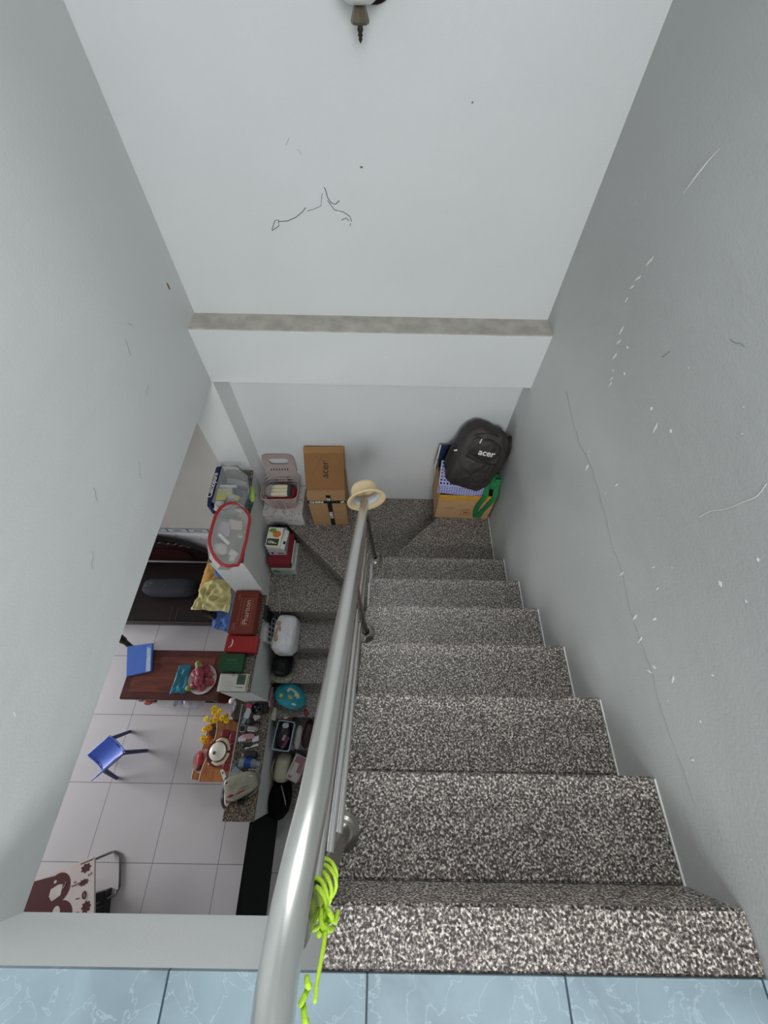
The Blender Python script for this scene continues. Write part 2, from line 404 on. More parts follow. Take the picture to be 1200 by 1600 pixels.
# back wall, upper storey
wb = struct(MB().box(XL-.11, XR, YW, YW+0.2, 0.0, CEIL).build('wall_back', M_WALL), 'bright plaster wall above the tie beam at the far end', 'wall')
hk = MB(); yy = YW-.0004
def wline(pts, r): hk.tube([(x, yy, z) for x, z in pts], r, 5)
wline([(-.482, .372), (-.462, .405), (-.447, .408), (-.45, .386), (-.482, .369)], .0016)
wline([(-.45, .402), (-.41, .405), (-.375, .418), (-.345, .437), (-.33, .452)], .0016)
wline([(-.325, .441), (-.30, .447), (-.268, .459), (-.262, .485), (-.258, .50)], .0011)
wline([(-.248, .52), (-.243, .51), (-.239, .488), (-.225, .47), (-.21, .465), (-.194, .478)], .0018)
wline([(-.24, .478), (-.215, .446), (-.18, .440), (-.155, .425), (-.150, .409), (-.158, .392)], .0016)
wline([(-.19, .412), (-.172, .420), (-.16, .410)], .0016)
wline([(-.108, .583), (-.098, .583)], .003)
wline([(.27, .76), (.272, .757)], .003)
wline([(-.37, .64), (-.355, .66)], .0006); wline([(-.33, .63), (-.318, .615)], .0006)
hk.build('scratch', mat('6E7278', 0.9), wb)
wh = MB()
for x, z in ((-.152, .404), (-.208, .462), (-.2, .44)): flake(wh, x, yy, z, .016, .01, .6, 'y')
wh.build('chipped_paint', mat('F6F6F4', .7), wb)
# tie beam with a bare cement ledge on top
tb = struct(MB().box(XL, XR, YB, YW+.0005, ZB, -0.006).build('trim_1', M_WALL), 'white tie beam crossing the far wall', 'beam')
lg = MB(); n = 40
top = [];
for i in range(n+1):
    x = XL + (XR-XL)*i/n
    top.append((x, YB+.001+random.uniform(-.002, .003), YW-.0005))
for i in range(n):
    a, b = top[i], top[i+1]
    q = [lg.v((a[0], a[1], 0)), lg.v((b[0], b[1], 0)), lg.v((b[0], b[2], 0)), lg.v((a[0], a[2], 0))]; lg.f(q)
    q2 = [lg.v((a[0], a[1], -.006)), lg.v((b[0], b[1], -.006))]; lg.f([q[1], q[0], q2[0], q2[1]])
lg.build('cement_ledge', M_CEM, tb)
bf = MB()
for k in range(26): flake(bf, random.uniform(XL+.1, XR-.05), YB-.0003, -.012 if k < 18 else random.uniform(-.2, -.06), random.uniform(.008, .02), .006, random.uniform(-.2, .2) if k < 18 else random.uniform(0, 3), 'y')
bf.build('chipped_paint', mat('F4F4F0', .7), tb)
# back wall below the beam, behind winders
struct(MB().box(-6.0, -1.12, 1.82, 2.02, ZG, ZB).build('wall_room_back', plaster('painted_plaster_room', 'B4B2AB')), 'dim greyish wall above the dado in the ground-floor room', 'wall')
struct(MB().box(-1.12, XR, 1.82, 2.02, ZG, ZB).build('wall_back_lower', M_WALL), 'plaster wall below the tie beam behind the winder steps', 'wall')
# column under the beam end
struct(MB().prism([(-1.155, YB), (-.945, YB), (-.905, 1.82), (-1.155, 1.82)], ZG, ZB).build('trim_2', M_PAR), 'narrow plaster pilaster beside the parapet at the far wall', 'pilaster')
# upper floor slab and blue tiles
struct(MB().box(-3.0, XR, -3.2, YS, ZB, -0.012).build('trim_3', M_WALL), 'white plastered edge of the upper floor slab', 'slab edge')
M_BLUE = tiles('blue_marbled_tile', 0.4, (-0.014, YS+.005), '8799A2', '33434C', 'C4D2D9', 0.22, 0.0045, 0.28, 5.0)
fu = MB(); fu.box(-3.0, XR, -3.2, YS, -0.012, 0.0)
struct(fu.build('floor_upper', M_BLUE), 'upper landing floor of blue marbled ceramic tiles', 'floor')
struct(MB().box(-3.0, XR+.15, -3.2, YW+.2, CEIL, CEIL+.1).build('ceiling', M_WALL), 'white ceiling above the stairwell', 'ceiling')
struct(MB().box(-6.0, XL-.11, -3.2, 2.02, ZB, ZB+.1).build('ceiling_room', M_WALL), 'ceiling of the ground-floor room', 'ceiling')
# ground floor
T = 0.5493
M_GF = tiles('white_floor_tile', T, (-2.422, 0.2768), 'BDB9BA', '77757A', None, 0.03, 0.005, 0.25, 2.2)
M_GF2 = tiles('white_floor_tile_under_stairs', T, (-.99, -.870), 'B9BAB9', '77757A', None, 0.03, 0.005, 0.25, 2.2)
struct(MB().box(-6.0, -0.90, -5.0, 1.82, ZG-.1, ZG).build('floor_lower', M_GF), 'ground floor of large white square tiles', 'floor')
struct(MB().box(-0.90, XR, -5.0, 1.82, ZG-.1, ZG).build('floor_under_stairs', M_GF2), 'white tiled floor to the right of the black partition', 'floor')
struct(MB().box(-6.15, -6.0, -5.0, 2.02, ZG, ZB+.1).build('wall_room_left', M_WALL), 'far left wall of the ground-floor room', 'wall')
# dado with frieze on the room's back wall
dd = struct(MB().box(-6.0, -1.155, 1.814, 1.8205, ZG, -2.27).build('trim_4', mat('D9DBDF', 0.25, var=.03)), 'white glazed wall tiles behind the sofa', 'dado')
fz = MB().box(-6.0, -1.155, 1.811, 1.8205, -2.265, -2.19).build('frieze', mat('B9BCBE', 0.3, var=.05), dd)
fp = MB()
for k in range(30):
    x = -4.2+.1*k
    if k % 2: fp.box(x, x+.012, 1.8095, 1.8115, -2.255, -2.2)
    else: fp.box(x-.035, x+.045, 1.8095, 1.8115, -2.235, -2.222)
fp.box(-6, -1.2, 1.8095, 1.8115, -2.266, -2.260); fp.box(-6, -1.2, 1.8095, 1.8115, -2.196, -2.190)
fp.build('frieze_pattern', mat('4A4E55', .4), dd)
fs = MB()
for x, z in ((-2.05, -2.33), (-1.83, -2.40), (-1.7, -2.43), (-2.3, -2.42), (-1.62, -2.43)): flake(fs, x, 1.8135, z, .05, .014, .1, 'y')
fs.build('tile_motif', mat('33373C', .4), dd)

# ---- staircase
st = thing('staircase', 'granite staircase with winder steps turning left at the bottom', 'staircase'); st['kind'] = 'structure'
def xe(y): return -0.085 + 0.038*y          # open edge of the upper flight
def stepbox(name, pts, z, th, m, bev=.006): return MB().prism(pts, z-th, z).build(name, m, st, bevel=bev)
# upper flight: tread 0 is the strip beside the tiles
def flight_tread(ya_, yb_, z):
    return stepbox('tread', [(xe(ya_)-.012, ya_), (XR, ya_), (XR, yb_), (xe(yb_)-.012, yb_)], z, .02, M_GR, .005)
flight_tread(YS+.002, Y0+.006, 0)
for k in range(6): flight_tread(Y0+k*G+.001, Y0+(k+1)*G+.006, -(k+1)*RS)
for k in range(7):
    y = Y0+k*G; MB().box(xe(y)-.008, XR, y-.02, y, -(k+1)*RS, -k*RS-.02).build('riser', M_GR, st)
pf = [(YS, -.012)]
for k in range(7): pf += [(Y0+k*G-.02, -k*RS-.02), (Y0+k*G-.02, -(k+1)*RS-.02)]
pf += [(1.092, -1.62), (.95, -1.62), (YS, -.46)]
MB().prismx(pf, -.078, XR).build('stair_body', M_PAR, st)
# white paint line on the wall along the treads
sk = MB()
for k in range(1, 8):
    ya_, yb_ = Y0+(k-1)*G, Y0+k*G if k < 7 else 1.53
    sk.box(XR-.0035, XR, ya_, yb_, -k*RS, -k*RS+.006)
sk.build('paint_line', mat('E6E7E4', .7), st)
# winders
stepbox('tread', [(-.022, 1.086), (XR, 1.086), (XR, 1.82), (.705, 1.82)], -1.4, .02, M_GR, .004)
MB().prism([(-.02, 1.08), (XR, 1.08), (XR, 1.82), (.712, 1.82)], -1.62, -1.4201).build('riser', M_GR, st)
w8 = [(-.08, .906), (-.01, 1.0), (-.02, 1.08), (XR, 1.08), (XR, 1.82), (-.90, 1.82), (-.94, 1.70)]
stepbox('tread', [(-.08, .906), (-.015, 1.07), (.2, 1.28), (.74, 1.82), (-.905, 1.82), (-.945, 1.715)], -1.6, .02, M_GR, .004)
MB().prism([(-.085, .925), (-.02, 1.07), (.2, 1.28), (.72, 1.80), (-.90, 1.80), (-.925, 1.71)], -1.82, -1.6201).build('riser', M_GR, st)
stepbox('tread', [(-.87, .905), (-.08, .905), (-.06, .96), (-.9, 1.76), (-.945, 1.72)], -1.8, .02, M_GR, .004)
MB().prism([(-.87, .925), (-.08, .925), (XR, 1.2), (XR, 1.8), (-.90, 1.80), (-.93, 1.70)], -2.0, -1.8201).build('riser', M_GR, st)
MB().prism([(-.87, .935), (-.08, .935), (XR, 1.2), (XR, 1.81), (-.90, 1.81), (-.92, 1.70)], -2.15, -2.0).build('stair_body', M_PAR, st)
# lower flight
for k in range(1, 7):
    yb_ = .907-(k-1)*.2243; ya_ = .907-k*.2243; z = -1.8-.2*k
    stepbox('tread', [(-.87, ya_-.004), (-.08, ya_-.004), (-.08, yb_+.02), (-.87, yb_+.02)], z, .02, M_GR, .005)
for k in range(0, 7):
    y = .907-k*.2243; MB().box(-.87, -.08, y+.003, y+.02, -2.0-.2*k, -1.82-.2*k).build('riser', M_GR, st)
pf = []
for k in range(7):
    y = .907-k*.2243+.02
    pf += [(y, -1.82-.2*k), (y, -2.02-.2*k)] if k < 6 else [(y, -1.82-.2*k), (y, ZG)]
pf += [(-.2, ZG), (1.1, -2.15), (1.1, -1.82)]
MB().prismx(pf, -.87, -.083).build('stair_body', M_PAR, st)
# parapet wall in three levels with granite caps
pw_ = thing('wall_parapet', 'stepped white parapet wall with granite caps between stairs and room', 'wall'); pw_['kind'] = 'structure'
pp = MB()
pp.prism([(-1.085, 1.0), (-.872, 1.0), (-.94, 1.72), (-1.13, 1.72)], ZG, -1.125)
pp.build('wall_panel', M_PAR, pw_)
MB().box(-1.085, -.872, .33, 1.0, ZG, -1.735).build('wall_panel', M_PAR, pw_)
MB().box(-1.085, -.872, -.43, .33, ZG, -2.36).build('wall_panel', M_PAR, pw_)
MB().prism([(-1.088, .998), (-.868, .998), (-.94, 1.716), (-1.135, 1.716)], -1.125, -1.11).build('granite_cap', M_GRC, pw_)
MB().box(-1.088, -.868, .327, .9995, -1.735, -1.72).build('granite_cap', M_GRC, pw_)
MB().box(-1.088, -.868, -.433, .3295, -2.36, -2.345).build('granite_cap', M_GRC, pw_)
C1, C2, C3 = -1.11, -1.72, -2.345
# low black partition that carries on from the parapet
tag(MB().box(-.895, -.868, -2.2, -.4335, ZG, -2.345).build('low_partition', mat('070708', .7, spec=.15)), 'low black partition panel continuing from the parapet end over the white floor', 'partition')

# ================================================================== HANDRAIL
hr = thing('stair_handrail', 'stainless steel handrail with slim lower pipes running down the stairs', 'handrail', (-.085, -.2, -.2))
O = V((-.085, -.2, -.2))
def L_(p): return tuple(V(p)-O)
def zr(y): return .387-.873*y
def xr_(y): return -.095-.003*y
rp = []
for y, z in [(-1.9, .535), (-1.2, .535), (-.6, .535), (-.3, .530), (-.22, .522), (-.16, .506), (-.11, .478), (-.06, .440)]: rp.append((-.107 if y < -.2 else -.095+.085*(y+.06), y, z))
for k in range(0, 13): y = -.02+k*.0955; rp.append((xr_(y), y, zr(y)))
MB().tube([L_(p) for p in rp], .0235, 28).build('top_rail', M_STEEL, hr, smooth=True)
def post(x, y, z0, z1, r=.019):
    MB().tube([L_((x, y, z0)), L_((-.098, y, z1))], r, 20).build('post', M_STEELD, hr, smooth='auto')
    f_ = MB(); f_.lathe([(.045, 0), (.045, .006), (.036, .012), (.036, .016), (.028, .02), (.028, .024), (.02, .026)], 28, L_((x, y, z0)))
    f_.build('flange', M_STEELD, hr, smooth='auto')
post(-.092, -.185, -.2, .50, .021)
post(-.073, .50, -.8, zr(.50)-.015, .014)
post(-.046, 1.085, -1.2, zr(1.085)-.01, .013)
for dz, dx in ((.16, .005), (.36, .005), (.57, .005)):
    for ya_, yb_ in ((-.17, .49), (.51, 1.075)):
        MB().tube([L_((xr_(ya_)+dx, ya_, zr(ya_)-dz)), L_((xr_(yb_)+dx, yb_, zr(yb_)-dz))], .0078, 14).build('lower_pipe', M_STEEL, hr, smooth='auto')
# lime rope wound round the first post
M_ROPE = mat('B9E03C', .8, var=.2, bump=.5, bscale=300)
rope = thing('rope', 'lime green rope wound and knotted round the top handrail post', 'rope', (-.092, -.185, .2))
rw = MB()
pts = []
for k in range(90):
    t = k/89; a = t*2*math.pi*4.2
    pts.append((math.cos(a)*(.0245+.003*math.sin(7*t)), math.sin(a)*.0245, .05+.17*t+.012*math.cos(a)))
rw.tube(pts, .0032, 8); rw.build('coil', M_ROPE, rope, smooth=True)
kn = MB(); pts = []
for k in range(60):
    a = k/59*2*math.pi*2; pts.append((.026+.008*math.sin(a*1.5), -.010+.011*math.cos(a), .225+.012*math.sin(a*2.5)))
kn.tube(pts, .0034, 8)
kn.tube([(.028, -.008, .225), (.038, -.014, .215), (.040, -.006, .205)], .0034, 8)
kn.build('knot', M_ROPE, rope, smooth=True)
ln = MB()
ln.tube([(.026+.001*math.sin(k), -.014-.007*k, .225+.012*k+.003*math.sin(k*1.3)) for k in range(7)], [.0034-.0002*k for k in range(7)], 8); ln.build('loose_end', M_ROPE, rope, smooth=True)
rp2 = MB(); pts = []
for k in range(40):
    t = k/39; a = t*2*math.pi*2.5; pts.append((.010+.004*math.sin(a*.5), -.050-.035*t, .262+.008*math.sin(a)))
rp2.tube(pts, .0034, 8)
rp2.build('rail_loop', M_ROPE, rope, smooth=True)
# sun hat on the rail end
ht = thing('sun_hat', 'small beige felt sun hat hung on the lower end of the handrail', 'hat', (-.088, 1.135, -.575))
hax = V((-.22, .95, .04)).normalized()
Mh = V((0, 0, 1)).rotation_difference(hax).to_matrix().to_4x4()
M_HAT = mat('E0C9A0', .9, var=.06, bump=.3, bscale=250)
hb = MB(Mh); hb.lathe([(.070, .004), (.080, -.004), (.096, -.010), (.103, -.008), (.103, -.004), (.097, -.002), (.084, .003), (.076, .012), (.072, .03), (.071, .065), (.064, .082), (.045, .090), (.02, .090), (0, .089)], 44)
hb.lathe([(0, .084), (.045, .084), (.062, .076), (.067, .06), (.068, .03), (.070, .006), (.073, .004)], 44)
hb.build('felt_body', M_HAT, ht, smooth=True)
hl = MB(Mh); hl.lathe([(.0665, .062), (.0672, .03), (.069, .008), (.0680, .006), (.0655, .03), (.0648, .062), (.0665, .062)], 36); hl.build('lining', mat('D5D8E2', .6, var=.1, bump=.6, bscale=60), ht, smooth=True)

# wall lamp at the top of the far wall
lp = thing('wall_lamp', 'wall lamp with white glass shade and tapered bronze finial high on the far wall', 'lamp', (-.088, 1.71, .90))
M_BRZ = mat('6E6658', .3, .7, .1, name='aged_bronze'); M_BRZD = mat('3A332C', .35, .7, .1)
MB().lathe([(0, 0), (.002, .003), (.006, .009), (.004, .012), (.0075, .016), (.005, .020), (.0085, .026), (.006, .034)], 18).build('finial', M_BRZD, lp, smooth=True)
fnl = MB(); fnl.lathe([(.006, .033), (.024, .036), (.026, .041), (.015, .072), (.014, .075)], 8); fnl.build('drop_body', M_BRZ, lp)
MB().lathe([(.014, .070), (.036, .072), (.055, .086), (.068, .12), (.074, .18), (.07, .18), (.062, .125), (.05, .094), (.02, .08)], 36).build('glass_shade', mat('E4E6E2', .15, alpha=.95), lp, smooth=True)
bk = MB(rot(90, 0, 0, (.035, .132, .125))); bk.lathe([(0, .0), (.07, 0), (.07, .012), (.055, .02), (.02, .028), (.012, .10), (0, .10)], 30, (0, 0, -.13+.13)); bk.build('back_plate', M_BRZD, lp, smooth='auto')

# ================================================================== CARTON CORNER (right)
M_CARD = mat('C79F72', .8, var=.05, bump=.1); M_CARD2 = mat('A47B50', .8, var=.05, bump=.1)
ct = thing('carton', 'open tan cardboard carton with yellow tape in the right corner of the landing', 'carton', (.59, 1.665, -1.4), R(-1))
W2, D2, H2 = .20, .145, .30
cb = MB(); t = .005
cb.box(-W2, W2, -D2, -D2+t, 0, H2); cb.box(-W2, W2, D2-t, D2, 0, H2); cb.box(-W2, -W2+t, -D2, D2, 0, H2); cb.box(W2-t, W2, -D2, D2, 0, H2); cb.box(-W2, W2, -D2, D2, 0, t)
cb.build('carton_body', M_CARD, ct)
MB(rot(0, -8, 0, (-W2, 0, H2))).box(-.004, 0, -D2, D2, 0, .13).build('flap', M_CARD2, ct)
MB().prism([(-W2-.001, -D2-.0015), (W2-.02, -D2-.0015), (W2-.02, -D2), (-W2-.001, -D2)], H2-.055, H2).build('tape', mat('D7A43C', .35, var=.15, scale=30), ct)
text('JACK', .026, (.02, -D2, .12), (1, 0, 0), (0, 0, 1), mat('5A8A56', .7), ct)
text('N', .022, (-.012, -D2, .088), (1, 0, 0), (0, 0, 1), mat('A8352C', .7), ct); text('R', .022, (.052, -D2, .088), (1, 0, 0), (0, 0, 1), mat('A8352C', .7), ct)
MB().poly([(.006, -D2-.0002, .078), (.034, -D2-.0002, .078), (.038, -D2-.0002, .096), (.028, -D2-.0002, .092), (.020, -D2-.0002, .098), (.012, -D2-.0002, .092), (.002, -D2-.0002, .096)]).build('crown_mark', mat('A8352C', .7), ct)
for z, l in ((.062, .09), (.053, .07), (.044, .08)): MB().box(.02-l/2, .02+l/2, -D2-.0008, -D2, z, z+.003).build('small_print', mat('8C6A48', .8), ct)
MB().box(-.14, -.07, -D2-.0008, -D2, .14, .144).build('small_print', mat('8C6A48', .8), ct)
# lavender crate sticking out
lc = thing('plastic_basket', 'lavender plastic basket with square holes, tilted in the tan carton', 'basket', (.54, 1.60, -1.11))
ML = frame((0, 0, 0), (.93, .0, -.20), (.12, .80, .55))
M_LAV = mat('A9AEDD', .4, var=.04)
def lattice(mb, mk, w_, h_, nx, ny, bar, th):
    for i in range(nx+1):
        x = w_*i/nx; mb.box(x-bar/2, x+bar/2, 0, h_, 0, th) if mk is None else None
    for j in range(ny+1):
        y = h_*j/ny; mb.box(-bar/2, w_+bar/2, y-bar/2, y+bar/2, 0, th*.99)
def lat(name, Mx, w_, h_, nx, ny, bar, th, m, par):
    mb = MB(Mx); lattice(mb, None, w_, h_, nx, ny, bar, th); return mb.build(name, m, par)
CA, CR, CF, CB = V((-.165, -.062, .03)), V((.96, -.02, -.10)).normalized(), V((.03, .25, .97)).normalized(), V((.12, .85, .50)).normalized()
def fm(o, r, u):
    n_ = r.cross(u).normalized(); Mx = Matrix((r, u, n_)).transposed().to_4x4(); Mx.translation = o; return Mx
lat('side_panel', fm(CA, CR, CF), .31, .062, 18, 4, .0085, .004, M_LAV, lc)
lat('side_panel', fm(CA+CF*.066, CR, CB), .31, .16, 14, 7, .010, .004, M_LAV, lc)
e_ = MB(fm(CA, CB, CF))
for i in range(9): e_.box(.018*i, .009+.018*i, 0, .062, 0, .004)
e_.box(0, .155, 0, .008, 0, .004); e_.box(0, .155, .056, .064, 0, .004)
e_.build('end_panel', M_LAV, lc)
r_ = MB(); r_.tube([tuple(CA+CF*.066), tuple(CA+CF*.066+CR*.31), tuple(CA+CF*.066+CR*.31+CB*.16), tuple(CA+CF*.066+CB*.16)], .005, 8, closed=True); r_.build('rim', M_LAV, lc, smooth=True)
# navy folder, floral cloth
nf = thing('folder', 'navy blue folder with white edge standing in the carton beside the backpack', 'folder', (.398, 1.735, -1.02))
Mn = rot(-12, 8, 12, (0, 0, 0))
MB(Mn).box(-.03, .09, 0, .012, -.04, .155).build('cover', mat('2A3152', .5, var=.1), nf, bevel=.002)
MB(Mn).box(-.034, -.03, -.002, .014, -.04, .157).build('spine_edge', M_WHITE, nf)
fc = MB(); fc.blob((.415, 1.655, -1.04), (.035, .06, .07), 1, .02, 16, 4)
tag(fc.build('floral_cloth', mat('8B6F69', .9, var=.6, scale=40), None, smooth=True), 'crumpled brownish floral cloth stuffed in the carton left of the lavender basket', 'cloth')
# backpack
bp = thing('backpack', 'black backpack lying against the corner wall on top of the carton', 'backpack', (.605, 1.66, -.84))
bc = V((0, 0, 0)); upb = V((.28, .30, .88)).normalized(); rtb = V((.90, -.12, -.25)).normalized()
MB_ = frame(bc, rtb, upb)
def bagshape(p):
    ty = p.y/.24
    w_ = 1.0 - .22*max(0, ty)**2 - .10*max(0, -ty)
    return V((p.x*w_ - .012*ty*ty, p.y, p.z*(1 - .25*ty)))
M_BP = mat('2F2A28', .6, var=.15, scale=10, bump=.8, bscale=14); M_BPD = mat('211E1D', .7, var=.15, bump=.3, bscale=60)
b_ = MB(MB_); b_.blob((0, 0, 0), (.160, .218, .085), .42, .020, 8, 3, 80, 44, bagshape); b_.build('main_body', M_BP, bp, smooth=True)
b_ = MB(MB_); b_.blob((-.005, .095, .058), (.105, .075, .035), .7, .010, 14, 8, 40, 22); b_.build('upper_pocket', M_BP, bp, smooth=True)
b_ = MB(MB_); b_.blob((-.012, -.08, .062), (.12, .115, .045), .68, .013, 12, 12, 44, 24); b_.build('front_pocket', M_BP, bp, smooth=True)
b_ = MB(MB_); b_.blob((-.135, -.05, .0), (.045, .10, .05), .8, .012, 14, 5, 28, 18); b_.build('side_pocket', M_BPD, bp, smooth=True)
b_ = MB(MB_); b_.blob((.148, .06, .0), (.03, .14, .055), .8, .010, 14, 6, 28, 18); b_.build('side_pocket', M_BPD, bp, smooth=True)
b_ = MB(MB_)
b_.tube([(-.12+.01*k, .15-.0*k+.055*math.sin(math.pi*k/24), .066-.0006*k) for k in range(25)], .004, 8); b_.build('zipper', M_BPD, bp, smooth=True)
b_ = MB(MB_)
b_.tube([(-.10+.0085*k, .03-.012*math.sin(math.pi*k/24), .100) for k in range(25)], .0035, 8); b_.build('zipper', M_BPD, bp, smooth=True)
MB(MB_).box(-.062, -.056, .135, .165, .085, .091).build('zip_pull', M_WHITE, bp)
MB(MB_ @ rot(0, 0, 25)).box(-.15, -.115, .09, .098, .055, .062).build('zip_pull', M_WHITE, bp)
text('acer', .060, tuple(MB_ @ V((.010, .09, .100))), tuple(rtb*.98+upb*.12), tuple(upb), M_WHITE, bp, bold=.0012)
# green straps of a cloth bag
gs = thing('green_cloth_bag', 'green cloth bag with two straps hanging over the right end of the carton', 'bag', (.71, 1.52, -1.1))
M_GRN = mat('1F7A43', .8, var=.15, bump=.3, bscale=60)
def strap(pts, w_, m, par, name='strap', th=.004, wv=(1, 0, 0)):
    mb = MB(); wv = V(wv).normalized(); P = [V(p) for p in pts]; A = []
    for i, p in enumerate(P):
        t_ = (P[min(i+1, len(P)-1)]-P[max(i-1, 0)]).normalized(); n_ = t_.cross(wv).normalized()
        A.append([mb.v(p-wv*w_/2+n_*th/2), mb.v(p+wv*w_/2+n_*th/2), mb.v(p+wv*w_/2-n_*th/2), mb.v(p-wv*w_/2-n_*th/2)])
    for a, b in zip(A, A[1:]):
        for k in range(4): mb.f([a[k], a[(k+1) % 4], b[(k+1) % 4], b[k]])
    mb.f(A[0][::-1]); mb.f(A[-1]); return mb.build(name, m, par, smooth='auto')
strap(sm([(.005, .06, .10), (-.005, .035, .06), (-.01, -.012, .02), (-.03, -.014, -.08), (-.035, -.012, -.17), (-.02, -.012, -.265)]), .036, M_GRN, gs)
strap(sm([(.065, .06, .12), (.06, .03, .07), (.055, -.012, .01), (.035, -.014, -.09), (.012, -.012, -.18), (.0, -.016, -.262)]), .036, M_GRN, gs)
b_ = MB(); b_.blob((.05, .09, .06), (.05, .06, .05), .9, .01, 18, 2); b_.build('bag_body', M_GRN, gs, smooth=True)

# ================================================================== LEFT CORNER BOXES
sb = thing('shoe_carton', 'tall brown carton closed with black lettered tape on the landing by the wall', 'carton', (-.415, 1.672, -1.6), R(2))
w_, d_, h_ = .137, .118, .425
MB().box(-w_, w_, -d_, d_, 0, h_).build('carton_body', mat('A8845B', .8, var=.05), sb, bevel=.002)
MB().box(-w_-.001, w_+.001, -d_-.0015, -d_+.001, h_-.105, h_-.07).build('tape', M_BLACK, sb)
MB().box(.0, .034, -d_-.0018, -d_+.001, .0, h_).build('tape', M_BLACK, sb)
text('CHERS', .034, (-.075, -d_-.001, h_-.088), (1, 0, 0), (0, 0, 1), M_WHITE, sb, bold=.0012)
text('M', .036, (.115, -d_-.001, h_-.088), (.9, 0, .3), (-.3, 0, .9), M_WHITE, sb, bold=.0012)
text('CHERS', .032, (.017, -d_-.0014, h_*.36), (0, 0, 1), (-1, 0, 0), M_WHITE, sb, bold=.0012); text('SZ', .032, (.017, -d_-.0014, h_*.88), (0, 0, 1), (-1, 0, 0), M_WHITE, sb, bold=.0012)
ab = thing('laptop_box', 'flat brown laptop box leaning on the wall on top of the taped carton', 'box', (-.415, 1.60, -1.168))
Ma = frame((0, 0, 0), (1, .03, 0), (0.03, .66, .75))
MB(Ma).box(-.140, .140, 0, .305, -.05, 0).build('box_body', mat('8A6238', .8, var=.05), ab, bevel=.002)
MB(Ma).box(-.137, .140, .262, .306, -.0005, .001).build('top_flap', mat('9A7245', .8, var=.05), ab)
MB(Ma @ Matrix.Translation((-.140, 0, 0)) @ Matrix.Rotation(R(-28), 4, 'Z')).box(-.002, 0, .02, .30, -.045, 0).build('side_flap', mat('7E5A35', .8), ab)
text('acer', .070, tuple(Ma @ V((.005, .145, 0))), tuple(V((0.03, .66, .75))), (-1, -.03, 0), M_INK, ab, bold=.0004)
# marble paper box
mbx = MB().box(-.925, -.62, 1.545, 1.812, -1.6, -1.43)
m, nt, bb = _new('marbled_paper'); tc = nt.nodes.new('ShaderNodeTexCoord'); n_ = nt.nodes.new('ShaderNodeTexNoise'); n_.inputs['Scale'].default_value = 9; n_.inputs['Detail'].default_value = 5; n_.inputs['Distortion'].default_value = 2
r_ = nt.nodes.new('ShaderNodeValToRGB'); cr = r_.color_ramp; cr.elements[0].position = .47; cr.elements[0].color = rgb('D2CDCB')+(1,); cr.elements[1].position = .53; cr.elements[1].color = rgb('D2CDCB')+(1,); e_ = cr.elements.new(.5); e_.color = rgb('9A8A90')+(1,)
nt.links.new(tc.outputs['Object'], n_.inputs['Vector']); nt.links.new(n_.outputs['Fac'], r_.inputs['Fac']); nt.links.new(r_.outputs['Color'], bb.inputs['Base Color'])
tag(mbx.build('marbled_box', m, None, bevel=.002), 'white marble-patterned paper box under the slatted basket in the left corner', 'box')
# slatted pinkish basket
M_BSK = mat('AA9A97', .45, var=.05)
bs = thing('laundry_basket', 'greyish pink slatted plastic basket with a tall handle on the marbled box', 'basket', (-.765, 1.665, -1.43), R(2))
def rr3(w1, d1, z, r, n=6): return [(x, y, z) for x, y in rrect(-w1, w1, -d1, d1, r, n)]
for k in range(7):
    t = k/6; mb = MB(); mb.tube(rr3(.098+.035*t, .078+.03*t, .012+.17*t, .04), .0046, 8, closed=True); mb.build('slat' if k < 6 else 'rim', M_BSK, bs, smooth=True)
mb = MB(); mb.prism([(x, y) for x, y in rrect(-.098, .098, -.078, .078, .04)], 0, .01); mb.build('base', M_BSK, bs)
for sx_, sy_, wx, wy in ((0, -1, .035, 0), (0, 1, .035, 0), (-1, 0, 0, .03), (1, 0, 0, .03)):
    mb = MB()
    for i in range(5):
        for j in range(12):
            if j % 2 == 0 or i in (0, 4):
                t0, t1 = j/12, (j+1)/12
                def pt(u, t_):
                    a = .098+.035*t_+.004; b = .078+.03*t_+.004
                    return (u*wx if sy_ else sx_*a, u*wy if sx_ else sy_*b, .012+.17*t_)
                u0, u1 = -1+2*i/5, -1+2*(i+1)/5
                mb.poly([pt(u0, t0), pt(u1, t0), pt(u1, t1), pt(u0, t1)], .003)
    mb.build('pierced_panel', M_BSK, bs)
mb = MB()
outer = [(-.112, .108, .18), (-.118, .135, .25), (-.112, .16, .33), (-.09, .172, .375), (-.04, .178, .392), (.04, .178, .392), (.09, .172, .375), (.112, .16, .33), (.118, .135, .25), (.112, .108, .18)]
inner = [(-.095, .108, .18), (-.095, .132, .25), (-.075, .142, .275), (0, .144, .28), (.075, .142, .275), (.095, .132, .25), (.095, .108, .18)]
def zy(z): return min(.14, .104+(z-.18)*.28)
def hpts(w1, z0, z1, r): return [(x, zy(z), z) for x, z in rrect(-w1, w1, z0, z1, r, 6)]
O_ = hpts(.118, .18, .39, .05); I_ = hpts(.072, .285, .345, .028)
for off in (0, .006):
    vo = [mb.v((p[0], p[1]+off, p[2])) for p in O_]; vi = [mb.v((p[0], p[1]+off, p[2])) for p in I_]
    for k in range(len(O_)): mb.f([vo[k], vo[(k+1) % len(O_)], vi[(k+1) % len(I_)], vi[k]])
    if off == 0: vo0, vi0 = vo, vi
for k in range(len(O_)):
    k2 = (k+1) % len(O_); mb.f([vo0[k], vo[k], vo[k2], vo0[k2]]); mb.f([vi0[k], vi0[k2], vi[k2], vi[k]])
mb.build('handle_plate', M_BSK, bs, smooth='auto')
mb = MB()
for k in range(7): mb.box(-.07+.02*k, -.062+.02*k, zy(.24)-.002, zy(.24)+.004, .215, .25)
mb.build('handle_slots', mat('4A4548', .6), bs)
